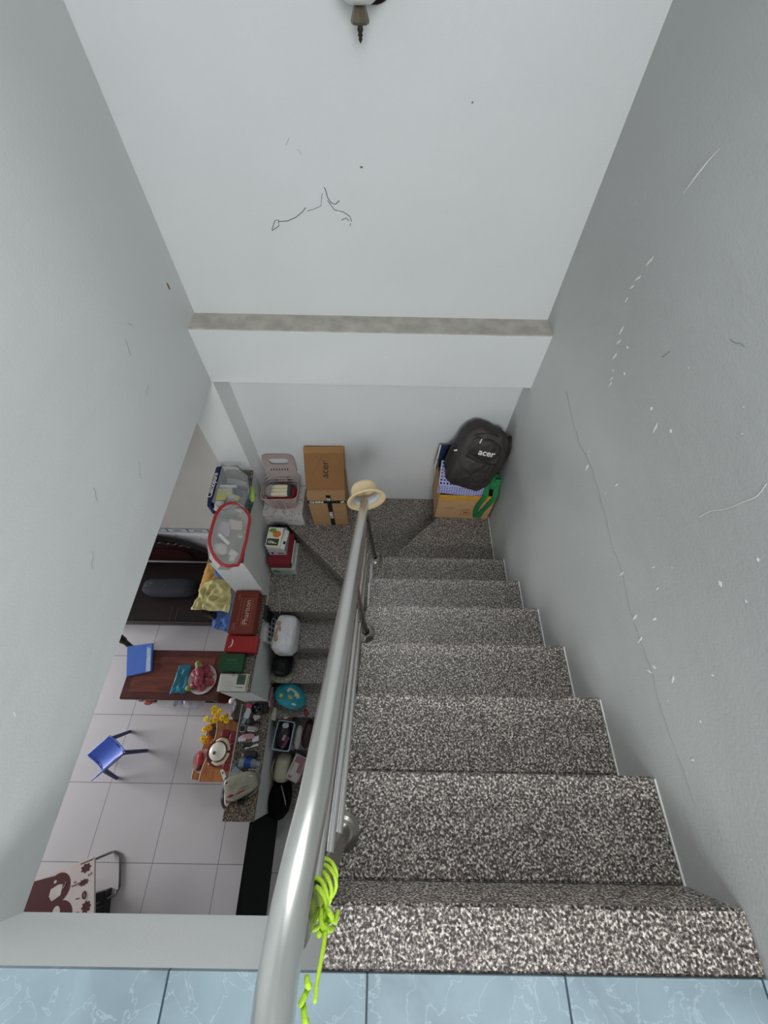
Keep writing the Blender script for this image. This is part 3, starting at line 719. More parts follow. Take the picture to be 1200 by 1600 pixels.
o_ = MB(rot(8, 0, 3, (-.765, 1.66, -1.275))); o_.box(-.06, .075, -.045, .045, -.02, .012)
pk = thing('bottle_pack', 'pack of cream wrapped sticks with a green end inside the slatted basket', 'packet', (-.765, 1.655, -1.27), R(3))
for k in range(3):
    mb = MB(); mb.blob((.0, -.034+.03*k, .0), (.068, .017, .02), .6, .003, 30, k); mb.build('cream_stick', mat('D9D2B4', .45, var=.06), pk, smooth=True)
MB().box(.05, .078, -.05, .045, -.02, .021).build('green_end', mat('2F4A46', .5, var=.2), pk, bevel=.005)
MB().blob((-.075, 0, 0), (.03, .05, .025), .8, .01, 40, 3).build('clear_wrap', M_CLEAR, pk, smooth=True)
tag(MB().blob((-.765, 1.663, -1.355), (.108, .085, .06), .6, .008, 20, 1).build('red_cloth', mat('8A1F2A', .8, var=.2), None, smooth=True), 'dark red cloth at the bottom of the slatted basket', 'cloth')
# stack of boxes by the parapet
def boxth(name, label, cat, x0, x1, y0, y1, z0, z1, m, rz=0.0, bevel=.002, grp=None):
    cx, cy = (x0+x1)/2, (y0+y1)/2
    t_ = thing(name, label, cat, (cx, cy, z0), R(rz), grp)
    MB().box(x0-cx, x1-cx, y0-cy, y1-cy, 0, z1-z0).build('box_body', m, t_, bevel=bevel)
    return t_
t_ = boxth('pale_box', 'pale green and white box at the bottom of the stack beside the parapet', 'box', -.862, -.675, 1.205, 1.435, -1.8, -1.70, mat('B4BDB4', .6, var=.08))
MB().box(-.095, .055, -.1165, -.115, .02, .085).build('print', mat('8FA394', .6, var=.2), t_)
MB().lathe([(0, 0), (.028, 0), (.028, .001), (0, .001)], 20).build('green_dot', mat('5E7D6C', .7), t_).matrix_local = rot(90, 0, 0, (-.06, -.116, .06))
t_ = boxth('red_box', 'dark red lidded box in the middle of the stack beside the parapet', 'box', -.872, -.705, 1.215, 1.475, -1.70, -1.615, mat('701320', .5, var=.06), 0)
MB().box(-.086, .086, -.1325, .1325, .045, .088).build('lid', mat('791624', .5, var=.05), t_, bevel=.004)
tag(MB().box(-.700, -.692, 1.24, 1.43, -1.699, -1.64).build('paper_slip', mat('C9C4BE', .7)), 'narrow white paper slip standing beside the dark red box', 'paper')
t_ = boxth('white_box', 'plain greyish white box with navy back carrying the small food box', 'box', -.865, -.735, 1.285, 1.47, -1.612, -1.50, mat('B5B1B2', .6, var=.04), 1)
MB().box(-.066, .066, .085, .0945, 0.0, .1135).build('navy_end', mat('232A44', .5), t_)
MB().box(-.045, -.03, -.0938, -.092, .02, .05).build('print', M_INK, t_); MB().box(.0, .05, -.0938, -.092, .02, .045).build('print', mat('77757C', .6), t_)
bi = thing('food_box', 'small open white carton printed with green and orange vegetables on top of the stack', 'box', (-.80, 1.365, -1.498), R(-4))
Mb = rot(4, -3, 0)
MB(Mb).box(-.062, .050, -.075, .078, 0, .04).build('box_body', mat('DDDDD0', .55, var=.03), bi, bevel=.002)
q = MB(Mb); q.poly([(-.055, -.07, .0402), (.035, -.07, .0402), (.035, -.015, .0402), (-.055, -.015, .0402)]); q.build('label_panel', mat('38452A', .6, var=.2), bi)
q = MB(Mb); q.blob((-.025, .05, .041), (.028, .018, .0025), 1, .004, 50, 1, 20, 8); q.build('printed_leaf', mat('6E9A33', .6, var=.3, scale=90), bi)
q = MB(Mb); q.blob((.01, .022, .041), (.03, .026, .0025), 1, .004, 50, 2, 20, 8); q.build('printed_vegetable', mat('D9702E', .6, var=.3, scale=90), bi)
text('BIRO', .030, tuple(Mb @ V((-.010, -.043, .0405))), (-1, 0, 0), (0, -1, .05), M_WHITE, bi, bold=.001)
MB(rot(10, 32, 0, (.052, 0, .028))).box(0, .035, -.085, .065, 0, .002).build('flap', mat('C5CEC6', .55), bi)
MB(rot(0, 0, 0, (.07, -.035, .0165))).box(-.008, .008, -.012, .012, 0, .002).build('mark', M_INK, bi)

# ================================================================== CLEAR BOXES ON THE TOP CAP
bl = thing('storage_box', 'clear plastic storage box with navy lid lying on its side on the highest cap', 'box', (-.99, 1.40, C1))
P0 = [(-.10, -.05), (-.105, .235), (.0, .235), (.085, .16), (.128, .03), (.112, -.09), (-.02, -.115)]
sh = MB(); n = len(P0)
for zz, tp in ((.0, .86), (.15, 1.0)):
    pass
a = [sh.v((p[0]*.84, p[1]*.9, .001)) for p in P0]; b = [sh.v((p[0], p[1], .15)) for p in P0]
sh.f(a[::-1]); sh.f(b)
for i in range(n): sh.f([a[i], a[(i+1) % n], b[(i+1) % n], b[i]])
sh.build('box_shell', M_CLEAR, bl)
MB().tube([(p[0], p[1], .151) for p in P0], .0035, 8, closed=True).build('shell_edge', mat('4A5256', .4), bl, smooth=True)
lidm = frame((-.118, .09, .075), (0, 1, 0), (-.1, 0, 1))
q = MB(); q.prismx([(y, z) for y, z in [(-.10+.0, .0), (.13, .0), (.155, .03), (.155, .13), (.13, .158), (-.10, .158), (-.165, .13), (-.165, .03)]], -.135, -.108)
q.build('lid', mat('1B2050', .35, var=.08), bl, bevel=.004).location = (0, .09, 0)
text('Calciopure', .044, (-.121, .07, .1595), (0, 1, 0), (-1, 0, 0), M_WHITE, bl, bold=.0006)
CX, CY, CZ = -.99, 1.40, C1
def small(name, label, cat, c, size, h, rx=0, ry=0, rz=0, shape='box', grp=None, var=.05):
    mm = mat(h, .5, var=var) if isinstance(h, str) else h
    if shape == 'box': mb = MB(); mb.box(-size[0]/2, size[0]/2, -size[1]/2, size[1]/2, -size[2]/2, size[2]/2); o = mb.build(name, mm, None, bevel=min(size)*.12)
    elif shape == 'cyl': mb = MB(); r_ = size[0]/2; l_ = size[1]/2; mb.M = rot(90); mb.lathe([(0, -l_), (r_*.9, -l_), (r_, -l_*.95), (r_, l_*.6), (r_*.6, l_*.75), (r_*.55, l_), (0, l_)], 20); o = mb.build(name, mm, None, smooth='auto')
    else: mb = MB(); mb.blob((0, 0, 0), (size[0]/2, size[1]/2, size[2]/2), .75, min(size)*.12, 30, 3, 24, 12); o = mb.build(name, mm, None, smooth=True)
    o.location = c; o.rotation_euler = (R(rx), R(ry), R(rz)); return tag(o, label, cat, grp)
IN = 'inside the navy-lidded clear box'
t_ = small('medicine_box', 'white and yellow lettered carton '+IN, 'box', (-1.035, 1.43, CZ+.115), (.10, .08, .035), 'BEB98C', rz=4)
t_ = thing('medicine_carton', 'navy and white flat carton '+IN, 'box', (-1.03, 1.475, CZ+.10))
MB().box(-.05, .06, -.02, .02, 0, .03).build('box_body', mat('D5D7DA', .5), t_, bevel=.002); MB().box(-.05, .06, -.028, -.004, .0005, .0312).build('band', mat('2C3350', .5), t_)
text('FLUMIS', .02, (.005, -.016, .0312), (1, .03, 0), (0, 1, 0), M_WHITE, t_)
small('yellow_carton', 'yellow carton lying at the left '+IN, 'box', (-1.045, 1.392, CZ+.135), (.06, .045, .012), 'C9C02E', rz=3)
small('white_packet', 'small white packet below the yellow carton '+IN, 'packet', (-1.05, 1.345, CZ+.125), (.055, .035, .02), 'DADAD8', rz=-3)
small('white_packet', 'white ribbed packet nearest the red-rimmed box '+IN, 'packet', (-1.045, 1.312, CZ+.125), (.06, .03, .02), 'CFCFCC', rz=-3)
small('navy_tube', 'navy blue medicine tube slanting at the right '+IN, 'tube', (-.895, 1.40, CZ+.11), (.035, .12, .03), '2B3450', rz=28, shape='cyl')
small('purple_packet', 'purple and red packet in the middle '+IN, 'packet', (-.945, 1.46, CZ+.105), (.07, .06, .02), '3A2852', rz=-20, var=.5)
small('yellow_label_packet', 'yellow labelled packet in the centre '+IN, 'packet', (-.965, 1.40, CZ+.118), (.06, .035, .02), 'C8BC4A', rz=-20, var=.4)
small('clear_bottle', 'clear empty bottle at the back '+IN, 'bottle', (-.985, 1.535, CZ+.10), (.04, .13, .04), M_CLEAR, rz=80, shape='cyl')
small('plastic_bag', 'crumpled clear bag in the middle '+IN, 'bag', (-.985, 1.37, CZ+.115), (.05, .12, .05), mat('C9C8C4', .3, alpha=.8, var=.2), shape='blob')
small('lime_pouch', 'lime green pouch along the right side '+IN, 'pouch', (-.872, 1.45, CZ+.09), (.04, .12, .03), '8FB04A', rz=15, shape='blob')
small('green_tray', 'dark green sheet along the right side '+IN, 'sheet', (-.895, 1.40, CZ+.05), (.03, .20, .08), '1F5B3A', rz=-4)
small('white_box', 'white striped carton slanted at the front '+IN, 'box', (-.925, 1.325, CZ+.12), (.07, .05, .02), 'D9D8D6', rz=-30)
small('brown_jar', 'brown capped jar beside the white striped carton '+IN, 'jar', (-.905, 1.375, CZ+.115), (.035, .05, .035), '6B4A46', rz=20, shape='cyl')
# red rimmed container
RC = V((-.905, 1.12, C1+.0))
rb = thing('storage_box', 'translucent box with red rim lying on its side, near end of the highest cap', 'box', tuple(RC))
nl = V((.5, -.02, .866)); wv_ = V((.866, 0, -.5)); lv = V((0, 1, 0))
Mr = frame((.062, -.01, .105), wv_, lv)     # lid plane: x across, y along, z outward
lidp = [(-.20, .10), (-.18, .17), (-.135, .215), (-.06, .205), (.0, .14), (.0, -.14), (-.03, -.185), (-.10, -.195), (-.17, -.13), (-.20, -.05)]
q = MB(Mr); n = len(lidp)
ca = (-.10, 0)
a = [q.v((x, y, 0)) for x, y in lidp]; b = [q.v((ca[0]+(x-ca[0])*.93, y*.93, -.125)) for x, y in lidp]
q.f(b[::-1])
for i in range(n): q.f([a[i], a[(i+1) % n], b[(i+1) % n], b[i]])
q.build('box_shell', M_HAZE, rb)
q = MB(Mr); q.prism(lidp, -.001, .003); q.build('clear_lid', mat('C4C6C4', .15, alpha=.2, var=.03), rb)
q = MB(Mr); q.tube([(p.x, p.y, 0) for p in sm([(x, y, 0) for x, y in lidp+[lidp[0]]], 2)][:-1], .0095, 10, closed=True)
q.build('rim', mat('A41D28', .35, var=.06), rb, smooth=True)
IN = 'inside the red-rimmed box'
def inr(x, y, z): return tuple(RC + Mr @ V((x, y, z)))
er = Mr.to_euler()
def small_in(name, label, cat, p, size, h, rz=0, shape='box', **k):
    o = small(name, label+' '+IN, cat, inr(*p), size, h, shape=shape, **k)
    o.rotation_euler = (Mr.to_3x3() @ Matrix.Rotation(R(rz), 3, 'Z')).to_euler(); return o
small_in('white_tube', 'white plastic stick with a ring end', 'tube', (-.12, -.03, -.014), (.018, .085, .008), 'E5E4E0', 55)
small_in('pill_jar', 'round white jar seen from its cap', 'jar', (-.045, -.14, -.03), (.034, .034, .03), 'D9CFC9', 0, 'cyl')
small_in('medicine_box', 'little white carton', 'box', (-.045, -.10, -.035), (.05, .035, .025), 'CFCBC8', -25)
small_in('patterned_tin', 'small round tin with a green pattern', 'tin', (-.03, .03, -.035), (.035, .035, .02), 'A9AC8E', 0, 'blob', var=.5)
small_in('medicine_box', 'pale pink and white flat carton', 'box', (-.07, .10, -.05), (.08, .06, .02), 'CDBEB5', 8)
small_in('plastic_bag', 'pale lilac crumpled bag', 'bag', (-.125, .05, -.055), (.07, .12, .05), 'B1AAB6', 5, 'blob', var=.15)
small_in('white_bag', 'white crumpled bag near the front', 'bag', (-.12, -.08, -.055), (.08, .07, .045), 'C6C4BF', 0, 'blob', var=.12)

# ================================================================== BOXES ON THE MIDDLE CAP
ph = thing('gift_box', 'brown-red flat box with pale lettering at the back of the middle cap', 'box', (-.965, .845, C2), R(0.6))
MB().box(-.095, .075, -.16, .150, 0, .11).build('box_body', mat('7A2E1C', .5, var=.05), ph, bevel=.003)
text('Phariton', .052, (.012, -.01, .1105), (0, 1, 0), (-1, 0, 0), mat('D9B6A6', .5), ph)
q = MB()
for x in (-.018, .042): q.box(x-.0006, x+.0006, -.105, .09, .1103, .111)
for y in (-.105, .09): q.box(-.018, .042, y-.0006, y+.0006, .1103, .111)
q.box(-.042, -.0408, -.09, .10, .1103, .111); q.build('printed_lines', mat('C39080', .5), ph)
text('ouvrir', .016, (-.06, .10, .1105), (0, 1, 0), (-1, 0, 0), mat('C39080', .5), ph)
q = MB(); q.tube([(p.x, p.y, .1108) for p in sm([(-.075, -.115, 0), (-.062, -.105, 0), (-.07, -.095, 0), (-.055, -.088, 0), (-.06, -.12, 0), (-.05, -.13, 0), (-.075, -.13, 0)])], .0008, 5); q.build('printed_emblem', mat('C39080', .5), ph)
rb2 = thing('red_box', 'bright red glossy box with a white curl mark between the brown and green boxes', 'box', (-.96, .625, C2), R(-1.5))
MB().box(-.11, .105, -.055, .056, 0, .075).build('box_body', mat('A51619', .3, var=.06, coat=.3), rb2, bevel=.004)
q = MB(); q.tube([(p.x, p.y, .0756) for p in sm([(-.082, -.028, 0), (-.07, -.02, 0), (-.062, -.002, 0), (-.064, .02, 0), (-.07, .026, 0)])], [.0015]*6+[.004]*12+[.002]*7, 6); q.build('curl_mark', M_WHITE, rb2, smooth=True)
gb = thing('green_box', 'dark green flat box with faint embossed lettering on the middle cap', 'box', (-1.008, .508, C2), R(-.5))
MB().box(-.085, .078, -.058, .058, 0, .05).build('box_body', mat('0B4A24', .45, var=.06), gb, bevel=.003)
text('BRUISTEN', .016, (.0, .012, .0503), (1, 0, 0), (0, 1, 0), mat('5D8A6C', .5), gb); text('PIYAWATTANA', .013, (.0, -.008, .0503), (1, 0, 0), (0, 1, 0), mat('3D7350', .5), gb)
wb_ = thing('white_carton', 'flat white carton with green photo panel at the near end of the middle cap', 'box', (-.968, .380, C2), R(-.3))
MB().box(-.087, .083, -.052, .05, 0, .045).build('box_body', mat('C9C7BE', .55, var=.03), wb_, bevel=.002)
MB().box(.018, .074, -.012, .05, .0448, .0458).build('photo_panel', mat('37492F', .5, var=.6, scale=60), wb_)
text('PHONAK', .011, (.044, -.03, .0453), (1, 0, 0), (0, 1, 0), M_INK, wb_); text('Gagnick', .008, (-.01, .043, .0453), (1, 0, 0), (0, 1, 0), M_INK, wb_)
q = MB()
for i, (x0, x1, y) in enumerate([(-.05, -.005, .0), (-.055, .0, -.014), (-.058, .0, -.026), (-.05, .0, -.04)]): q.box(x0, x1, y, y+.0015, .0448, .0456)
q.build('small_print', mat('8C8B86', .6), wb_)
tag(MB().box(-1.085, -.885, .330, .440, C2, C2+.006).build('white_tray', mat('D5D6D4', .5)), 'thin white sheet under the white carton on the middle cap', 'sheet')
bpy.data.objects['white_tray'].location.z = 0
wb_.location.z = C2+.006

# ================================================================== THINGS ON THE LOWER FLIGHT
kb = thing('key_panel_box', 'white box with rows of dark squares leaning against the parapet', 'box', (-.808, .80, -1.985))
Mk = rot(0, 0, 0)
q = MB(frame((0, 0, 0), (-.10, 1, 0), (-.28, 0, .96))); q.box(-.11, .13, -.0, .17, -.028, 0); q.build('box_body', mat('BFC2C2', .55, var=.04), kb, bevel=.002)
q = MB(frame((0, 0, 0), (-.10, 1, 0), (-.28, 0, .96)))
for i in range(6):
    for j in range(3): q.box(-.10+.037*i, -.075+.037*i, .02+.045*j, .05+.045*j, 0, .0012)
q.build('dark_squares', mat('3F444C', .5, var=.3), kb)
small('black_pouch', 'flat black pouch wedged behind the box with dark squares', 'pouch', (-.857, .875, -1.845), (.028, .10, .24), '0D0D0F')
dp = thing('tissue_pack', 'white plastic wrapped pack with tan print lying on the lower steps', 'packet', (-.715, .745, -2.0), R(-3))
q = MB(); q.blob((0, 0, .11), (.082, .135, .11), .45, .012, 22, 2, 44, 24); q.build('wrapped_pack', mat('DADBDF', .25, var=.05, bump=.9, bscale=30), dp, smooth=True)
q = MB()
for x, y, a_ in ((-.045, .055, .020), (-.038, .015, .024), (-.05, -.025, .02), (-.045, -.05, .018)): q.blob((x, y, .2185), (a_*.8, a_*1.2, .008), 1, .004, 50, 3, 18, 10)
q.build('tan_print', mat('A88A6E', .5, var=.2), dp, smooth=True)
small('black_bag', 'crumpled black plastic bag on the step in front of the white pack', 'bag', (-.765, .575, -2.11), (.15, .17, .19), mat('060607', .35, spec=.3), rx=8, shape='blob')
q = MB(); q.blob((-.77, .50, -2.17), (.085, .045, .03), .9, .012, 22, 6); tag(q.build('patterned_cloth', mat('8E9078', .9, var=.45, scale=50), None, smooth=True), 'pale green patterned cloth tucked under the black plastic bag', 'cloth')
tb2 = thing('teal_bag', 'teal cloth bag printed with cream and yellow shapes on a lower step', 'bag', (-.70, .37, -2.4), R(-28))
q = MB(); q.blob((0, 0, .12), (.125, .085, .07), .85, .014, 14, 4, 40, 22, lambda p: V((p.x, p.y*(1-.25*p.x/.12), p.z))); q.build('bag_body', mat('1E8494', .75, var=.12, bump=.3, bscale=50), tb2, smooth=True)
q = MB(); q.blob((.01, .02, .178), (.06, .028, .014), .9, .012, 26, 3, 24, 12); q.blob((.055, -.025, .168), (.03, .02, .014), .9, .008, 26, 5, 20, 12); q.build('cream_print', mat('C6C2A6', .8, var=.06), tb2, smooth=True)
q = MB(); q.blob((.015, -.008, .190), (.024, .015, .008), 1, .003, 26, 3, 18, 10); q.build('yellow_print', mat('B3A433', .8), tb2, smooth=True)
q = MB(); st5 = []
for k in range(10):
    a_ = math.pi*k/5+.3; rr = .022 if k % 2 == 0 else .01; st5.append((-.055+rr*math.cos(a_), -.035+rr*math.sin(a_), .192))
q.poly(st5, .002); q.build('star_print', mat('B7B04A', .8), tb2)
q = MB(); q.blob((.06, .005, .15), (.035, .045, .03), 1, .006, 26, 3, 18, 10); q.build('green_print', mat('0F4A44', .8), tb2, smooth=True)
small('black_cloth', 'black cloth behind the teal bag at the parapet foot', 'cloth', (-.80, .42, -2.32), (.12, .10, .14), '0B0A0D', shape='blob')
small('pink_cloth', 'strip of dull pink patterned cloth along the parapet beside the teal bag', 'cloth', (-.853, .36, -2.3), (.03, .16, .14), '8C6A70', shape='blob', var=.4)
small('cream_box', 'narrow cream box standing against the parapet by the open pouch', 'box', (-.847, .25, -2.46), (.035, .09, .13), 'B9B5A4')
op = thing('open_pouch', 'open pinkish pouch holding small bottles and a spray can', 'pouch', (-.785, .25, -2.6), R(-30))
q = MB(); q.blob((0, 0, .085), (.075, .05, .085), .8, .008, 20, 3); q.build('pouch_body', mat('8A7468', .8, var=.2), op, smooth=True)
MB().lathe([(0, .0), (.024, 0), (.026, .012), (.02, .018), (0, .02)], 20, (.03, .01, .168)).build('white_lid', M_WHITE, op, smooth=True)
MB(rot(0, 0, 30, (-.02, 0, .165))).box(-.018, .018, -.045, .045, 0, .022).build('grey_bottle', mat('6E7880', .35), op, bevel=.006)
MB(rot(0, 0, 60, (-.01, .03, .16))).box(-.008, .008, -.045, .045, 0, .022).build('dark_stick', mat('2C3038', .35), op, bevel=.003)
# blue rim basket with dark clothes
bb_ = thing('small_basket', 'small white basket with pale blue rim filled with dark clothes', 'basket', (-.755, .10, -2.6), R(-6))
def wall4(mb, w1, d1, w2, d2, z0, z1, t_):
    for s_ in (-1, 1):
        a = [(s_*w1, -d1, z0), (s_*w1, d1, z0), (s_*w2, d2, z1), (s_*w2, -d2, z1)]; mb.poly(a if s_ > 0 else a[::-1], t_)
        a = [(-w1, s_*d1, z0), (w1, s_*d1, z0), (w2, s_*d2, z1), (-w2, s_*d2, z1)]; mb.poly(a[::-1] if s_ > 0 else a, t_)
q = MB(); wall4(q, .055, .085, .066, .10, .0, .16, .003); q.box(-.055, .055, -.085, .085, 0, .004); q.build('basket_body', mat('A9A8B4', .5, var=.1), bb_)
q = MB(); q.tube(rr3(.067, .101, .162, .02), .0045, 8, closed=True); q.build('rim', mat('8FB9C4', .4), bb_, smooth=True)
small('dark_clothes', 'black clothes heaped in the small blue-rimmed basket', 'clothes', (-.76, .10, -2.475), (.115, .17, .12), '0D0B10', shape='blob')
small('maroon_pouch', 'maroon pouch lying on the black clothes in the small basket', 'pouch', (-.73, .05, -2.418), (.025, .09, .025), '5A2237', rz=-30)
small('pink_pouch', 'dull pink packet beside the maroon pouch in the small basket', 'packet', (-.742, .085, -2.408), (.02, .04, .015), 'A8808E', rz=-20)
small('white_roll', 'white tissue roll at the back edge of the small basket', 'roll', (-.745, .17, -2.42), (.05, .04, .03), 'B4B0B4', shape='blob')
small('tissue_roll', 'long white wrapped roll beside the small basket', 'roll', (-.655, .095, -2.545), (.05, .17, .08), 'A9A9A6', rz=-4, shape='blob', var=.15)
small('red_cord_bag', 'dark red drawstring bag lying at the right of the wrapped roll', 'bag', (-.585, .12, -2.56), (.07, .20, .07), '2E1116', rz=-8, shape='blob', var=.3)
small('red_tassel', 'small red tassel below the teal bag', 'tassel', (-.585, .26, -2.385), (.03, .05, .02), '7A1C26', rz=25, shape='blob')
hb_ = thing('handbag', 'cream handbag with brown piping standing on a lower step', 'handbag', (-.775, -.115, -2.8), R(-4))
q = MB(); q.blob((0, 0, .105), (.058, .105, .105), .62, .004, 14, 2, 40, 22); q.build('bag_body', mat('A8A491', .5, var=.06), hb_, smooth=True)
for x in (-.028, .028):
    q = MB(); q.tube([(x, .095*math.cos(a_), .105+.10*math.sin(a_)) for a_ in [math.pi*k/20 for k in range(21)]], .003, 6); q.build('piping', mat('4A3A30', .6), hb_, smooth=True)
q = MB(); q.tube([(p.x, p.y, p.z) for p in sm([(-.055, .07, .14), (-.07, .03, .19), (-.072, -.03, .19), (-.058, -.07, .14)])], .004, 8); q.build('handle', mat('8E8873', .6), hb_, smooth=True)
pb = thing('pink_white_box', 'white box with dusty pink front lying askew beside the cream handbag', 'box', (-.655, -.115, -2.8), R(-22))
MB(rot(0, 0, 0)).box(-.05, .05, -.095, .085, .10, .19).build('box_body', mat('B4AEAE', .45, var=.05), pb, bevel=.003)
MB().box(-.035, .045, -.03, .078, .19, .1912).build('pink_panel', mat('8E6468', .5, var=.1), pb)
MB().box(-.03, .01, -.055, .03, .1905, .1925).build('white_patch', mat('B9B4AE', .5), pb)
MB().box(-.035, -.005, -.082, -.066, .1905, .192).build('pink_mark', mat('9C5E60', .5), pb)
MB().box(-.045, .045, -.09, .08, 0, .10).build('box_base', mat('5E5A58', .6), pb)
kb2 = thing('black_bag', 'large black bag with thin white cord hanging at the parapet end', 'bag', (-.80, -.34, -3.0))
q = MB(); q.blob((0, 0, .15), (.075, .13, .17), .75, .012, 12, 2, 32, 20); q.build('bag_body', mat('060607', .8, spec=.1), kb2, smooth=True)
q = MB(); q.tube([(p.x, p.y, p.z) for p in sm([(.02, .10, .29), (.045, .06, .315), (.065, .0, .29), (.07, -.03, .27)])], .003, 6); q.build('cord', mat('B5B2AE', .6), kb2, smooth=True)
small('black_cloth', 'black cloth spread over the lowest steps by the parapet end', 'cloth', (-.845, -.40, -2.98), (.05, .06, .42), '060607')
q = MB(); q.tube([(p.x, p.y, p.z) for p in sm([(-.80, 1.04, -1.797), (-.785, .98, -1.797), (-.775, .93, -1.797), (-.77, .89, -1.81)])], .003, 6)
tag(q.build('plastic_strip', mat('A9A8A2', .5), None, smooth=True), 'thin pale plastic strip lying on the bottom winder above the white pack', 'strip')

# ================================================================== THINGS ON THE LOWEST CAP
J = 'on the lowest granite cap'
jr = thing('jar', 'grey metal jar with tools in it at the far end of the lowest cap', 'jar', (-.955, .275, C3))
MB().lathe([(0, 0), (.042, 0), (.043, .01), (.043, .075), (.045, .08), (.040, .08), (.038, .01), (0, .008)], 30).build('jar_body', mat('4C4C50', .3, .4), jr, smooth='auto')
for a_, h in ((20, 'A5A6A8'), (110, '6C6E70'), (230, '85888A')):
    q = MB(rot(22, 0, a_, (0, 0, .04))); q.box(-.004, .004, -.004, .004, -.02, .05); q.build('tool', mat(h, .4, .5), jr)
small('dark_box', 'dark brown block standing beside the grey jar '+J, 'box', (-.897, .285, C3+.03), (.04, .06, .06), '241A1B')
def low(name, label, cat, x, y, sz, h, rz=0, shape='box', zz=0, **k): return small(name, label+' '+J, cat, (x, y, C3+zz+sz[2]/2+.0005), sz, h, rz=rz, shape=shape, **k)
low('pink_tube', 'bright pink cap lying near the grey jar', 'cap', -1.035, .30, (.045, .03, .02), 'C8416E', -10)
low('white_tube_box', 'white carton with blue stripe and orange end', 'box', -1.035, .245, (.045, .075, .022), 'C9CCD0', -14)
low('blue_tube', 'pale blue and white tube below the white carton', 'tube', -1.05, .205, (.03, .07, .02), '8A94A6', -20)
low('small_carton', 'small cream carton turned askew in the middle', 'box', -.958, .222, (.05, .04, .03), 'B8B3A8', 35)
low('round_case', 'round black compact case', 'case', -1.0, .188, (.05, .05, .028), '08080A', 0, 'blob')
low('black_comb', 'short black handle beside the round case', 'handle', -.955, .185, (.05, .018, .014), '0A0A0A', -8)
low('grey_square', 'white square frame with black centre', 'box', -1.055, .14, (.045, .05, .02), 'A9ABB0', 0)
low('black_square', 'black square box inside the white frame', 'box', -1.055, .14, (.036, .036, .006), '0B0B0E', 0, zz=.021)
low('silver_bottle', 'shiny silver bottle lying on its side', 'bottle', -.972, .138, (.042, .078, .042), mat('B4B6B8', .2, .6), 84, 'cyl')
low('pink_packet', 'pink and white crumpled packet', 'packet', -1.01, .085, (.11, .04, .02), 'B78C96', 8, 'blob', var=.3)
low('white_card', 'white card with dark spot at the left', 'card', -1.045, .068, (.06, .03, .008), 'C4C0C0', 5, zz=.012)
low('white_tray', 'white L shaped tray', 'tray', -.945, .072, (.05, .035, .012), 'C9CAC8', 12)
low('white_strip', 'white plastic strip slanting below the tray', 'strip', -.965, .022, (.10, .014, .012), 'D0D1D0', 14)
low('black_case', 'black padded spectacles case', 'case', -.968, -.035, (.115, .055, .04), '111418', 3, 'blob')
low('dark_cable', 'dark coiled cable above the spectacles case', 'cable', -1.0, .03, (.08, .03, .018), '15161A', 6, 'blob')
q = MB(); q.lathe([(0, 0), (.03, 0), (.033, .004), (.034, .05), (.030, .052), (.029, .006), (0, .005)], 26)
o = q.build('glass_cup', mat('93A9AE', .1, alpha=.4), None, smooth='auto'); o.location = (-1.035, -.105, C3); tag(o, 'clear glass cup beside the blue labelled bottle', 'cup')
bt = thing('water_bottle', 'clear bottle with blue label lying behind the beige bag', 'bottle', (-.955, -.085, C3+.036), R(86))
MB(rot(90)).lathe([(0, -.075), (.03, -.07), (.033, -.05), (.033, .035), (.018, .06), (.014, .07), (.014, .082), (0, .082)], 26).build('bottle_body', mat('9FB2BC', .12, alpha=.4), bt, smooth='auto')
MB(rot(90)).lathe([(.0338, -.03), (.0338, .02)], 26).build('label_band', mat('1C3F86', .4, var=.25), bt, smooth=True)
low('blister_pack', 'white patterned blister pack above the beige bag', 'packet', -1.045, -.15, (.085, .06, .01), 'A9ACB0', -28, var=.3)
low('cable_stub', 'thin grey plastic wrapper at the cap edge', 'wrapper', -.89, -.115, (.03, .07, .02), mat('A4A8A6', .3, alpha=.6), -10, 'blob')
bg = thing('toiletry_bag', 'shiny beige pouch with red marking at the near end of the lowest cap', 'pouch', (-.975, -.215, C3), R(20))
q = MB(); q.blob((0, 0, .06), (.118, .072, .06), .55, .006, 18, 3, 44, 22, lambda p: V((p.x, p.y*(1+.18*p.x/.118*-1), p.z))); q.build('pouch_body', mat('8E8B7C', .22, var=.06, bump=.3, bscale=25), bg, smooth=True)
q = MB()
for x0, x1, y, l in ((-.10, .02, -.040, .010), ): q.poly([(x0, y, .1175), (x0+.03, y-.008, .1175), (x1, y-.004, .1175), (x1+.015, y+.002, .1175), (x1-.03, y+.004, .1175), (x0+.03, y+.006, .1175)], .004)
q.build('red_marking', mat('8E1A20', .4), bg)
text('DEPEND', .016, (.035, -.022, .1225), (1, .12, 0), (0, 1, 0), mat('6C675A', .5), bg)
q = MB(); q.blob((-.085, .045, .112), (.014, .008, .004), 1, 0); q.build('snap', mat('3E3C38', .4), bg, smooth=True)
q = MB(); q.tube([(p.x, p.y, p.z) for p in sm([(.06, .075, .06), (.12, .05, .07), (.128, -.01, .06), (.10, -.06, .05), (.03, -.085, .045)])], .005, 8); q.build('side_seam', mat('77746A', .5), bg, smooth=True)
small('black_pouch', 'small black pouch under the beige shiny pouch', 'pouch', (-.975, -.318, C3+.009), (.05, .028, .018), '08080A')
tb3 = thing('striped_pouch', 'dark and white pouch with pink print hanging off the lowest cap toward the room', 'pouch', (-1.10, -.27, C3-.03), R(8))
q = MB(); q.blob((-.0, .0, .0), (.035, .095, .055), .8, .006, 18, 3, 30, 18); q.build('pouch_body', mat('1B1322', .5, var=.3), tb3, smooth=True)
q = MB(); q.blob((.014, .0, .012), (.024, .085, .05), .8, .004, 18, 3, 30, 18); q.build('white_panel', mat('C8BFBC', .5, var=.12), tb3, smooth=True)
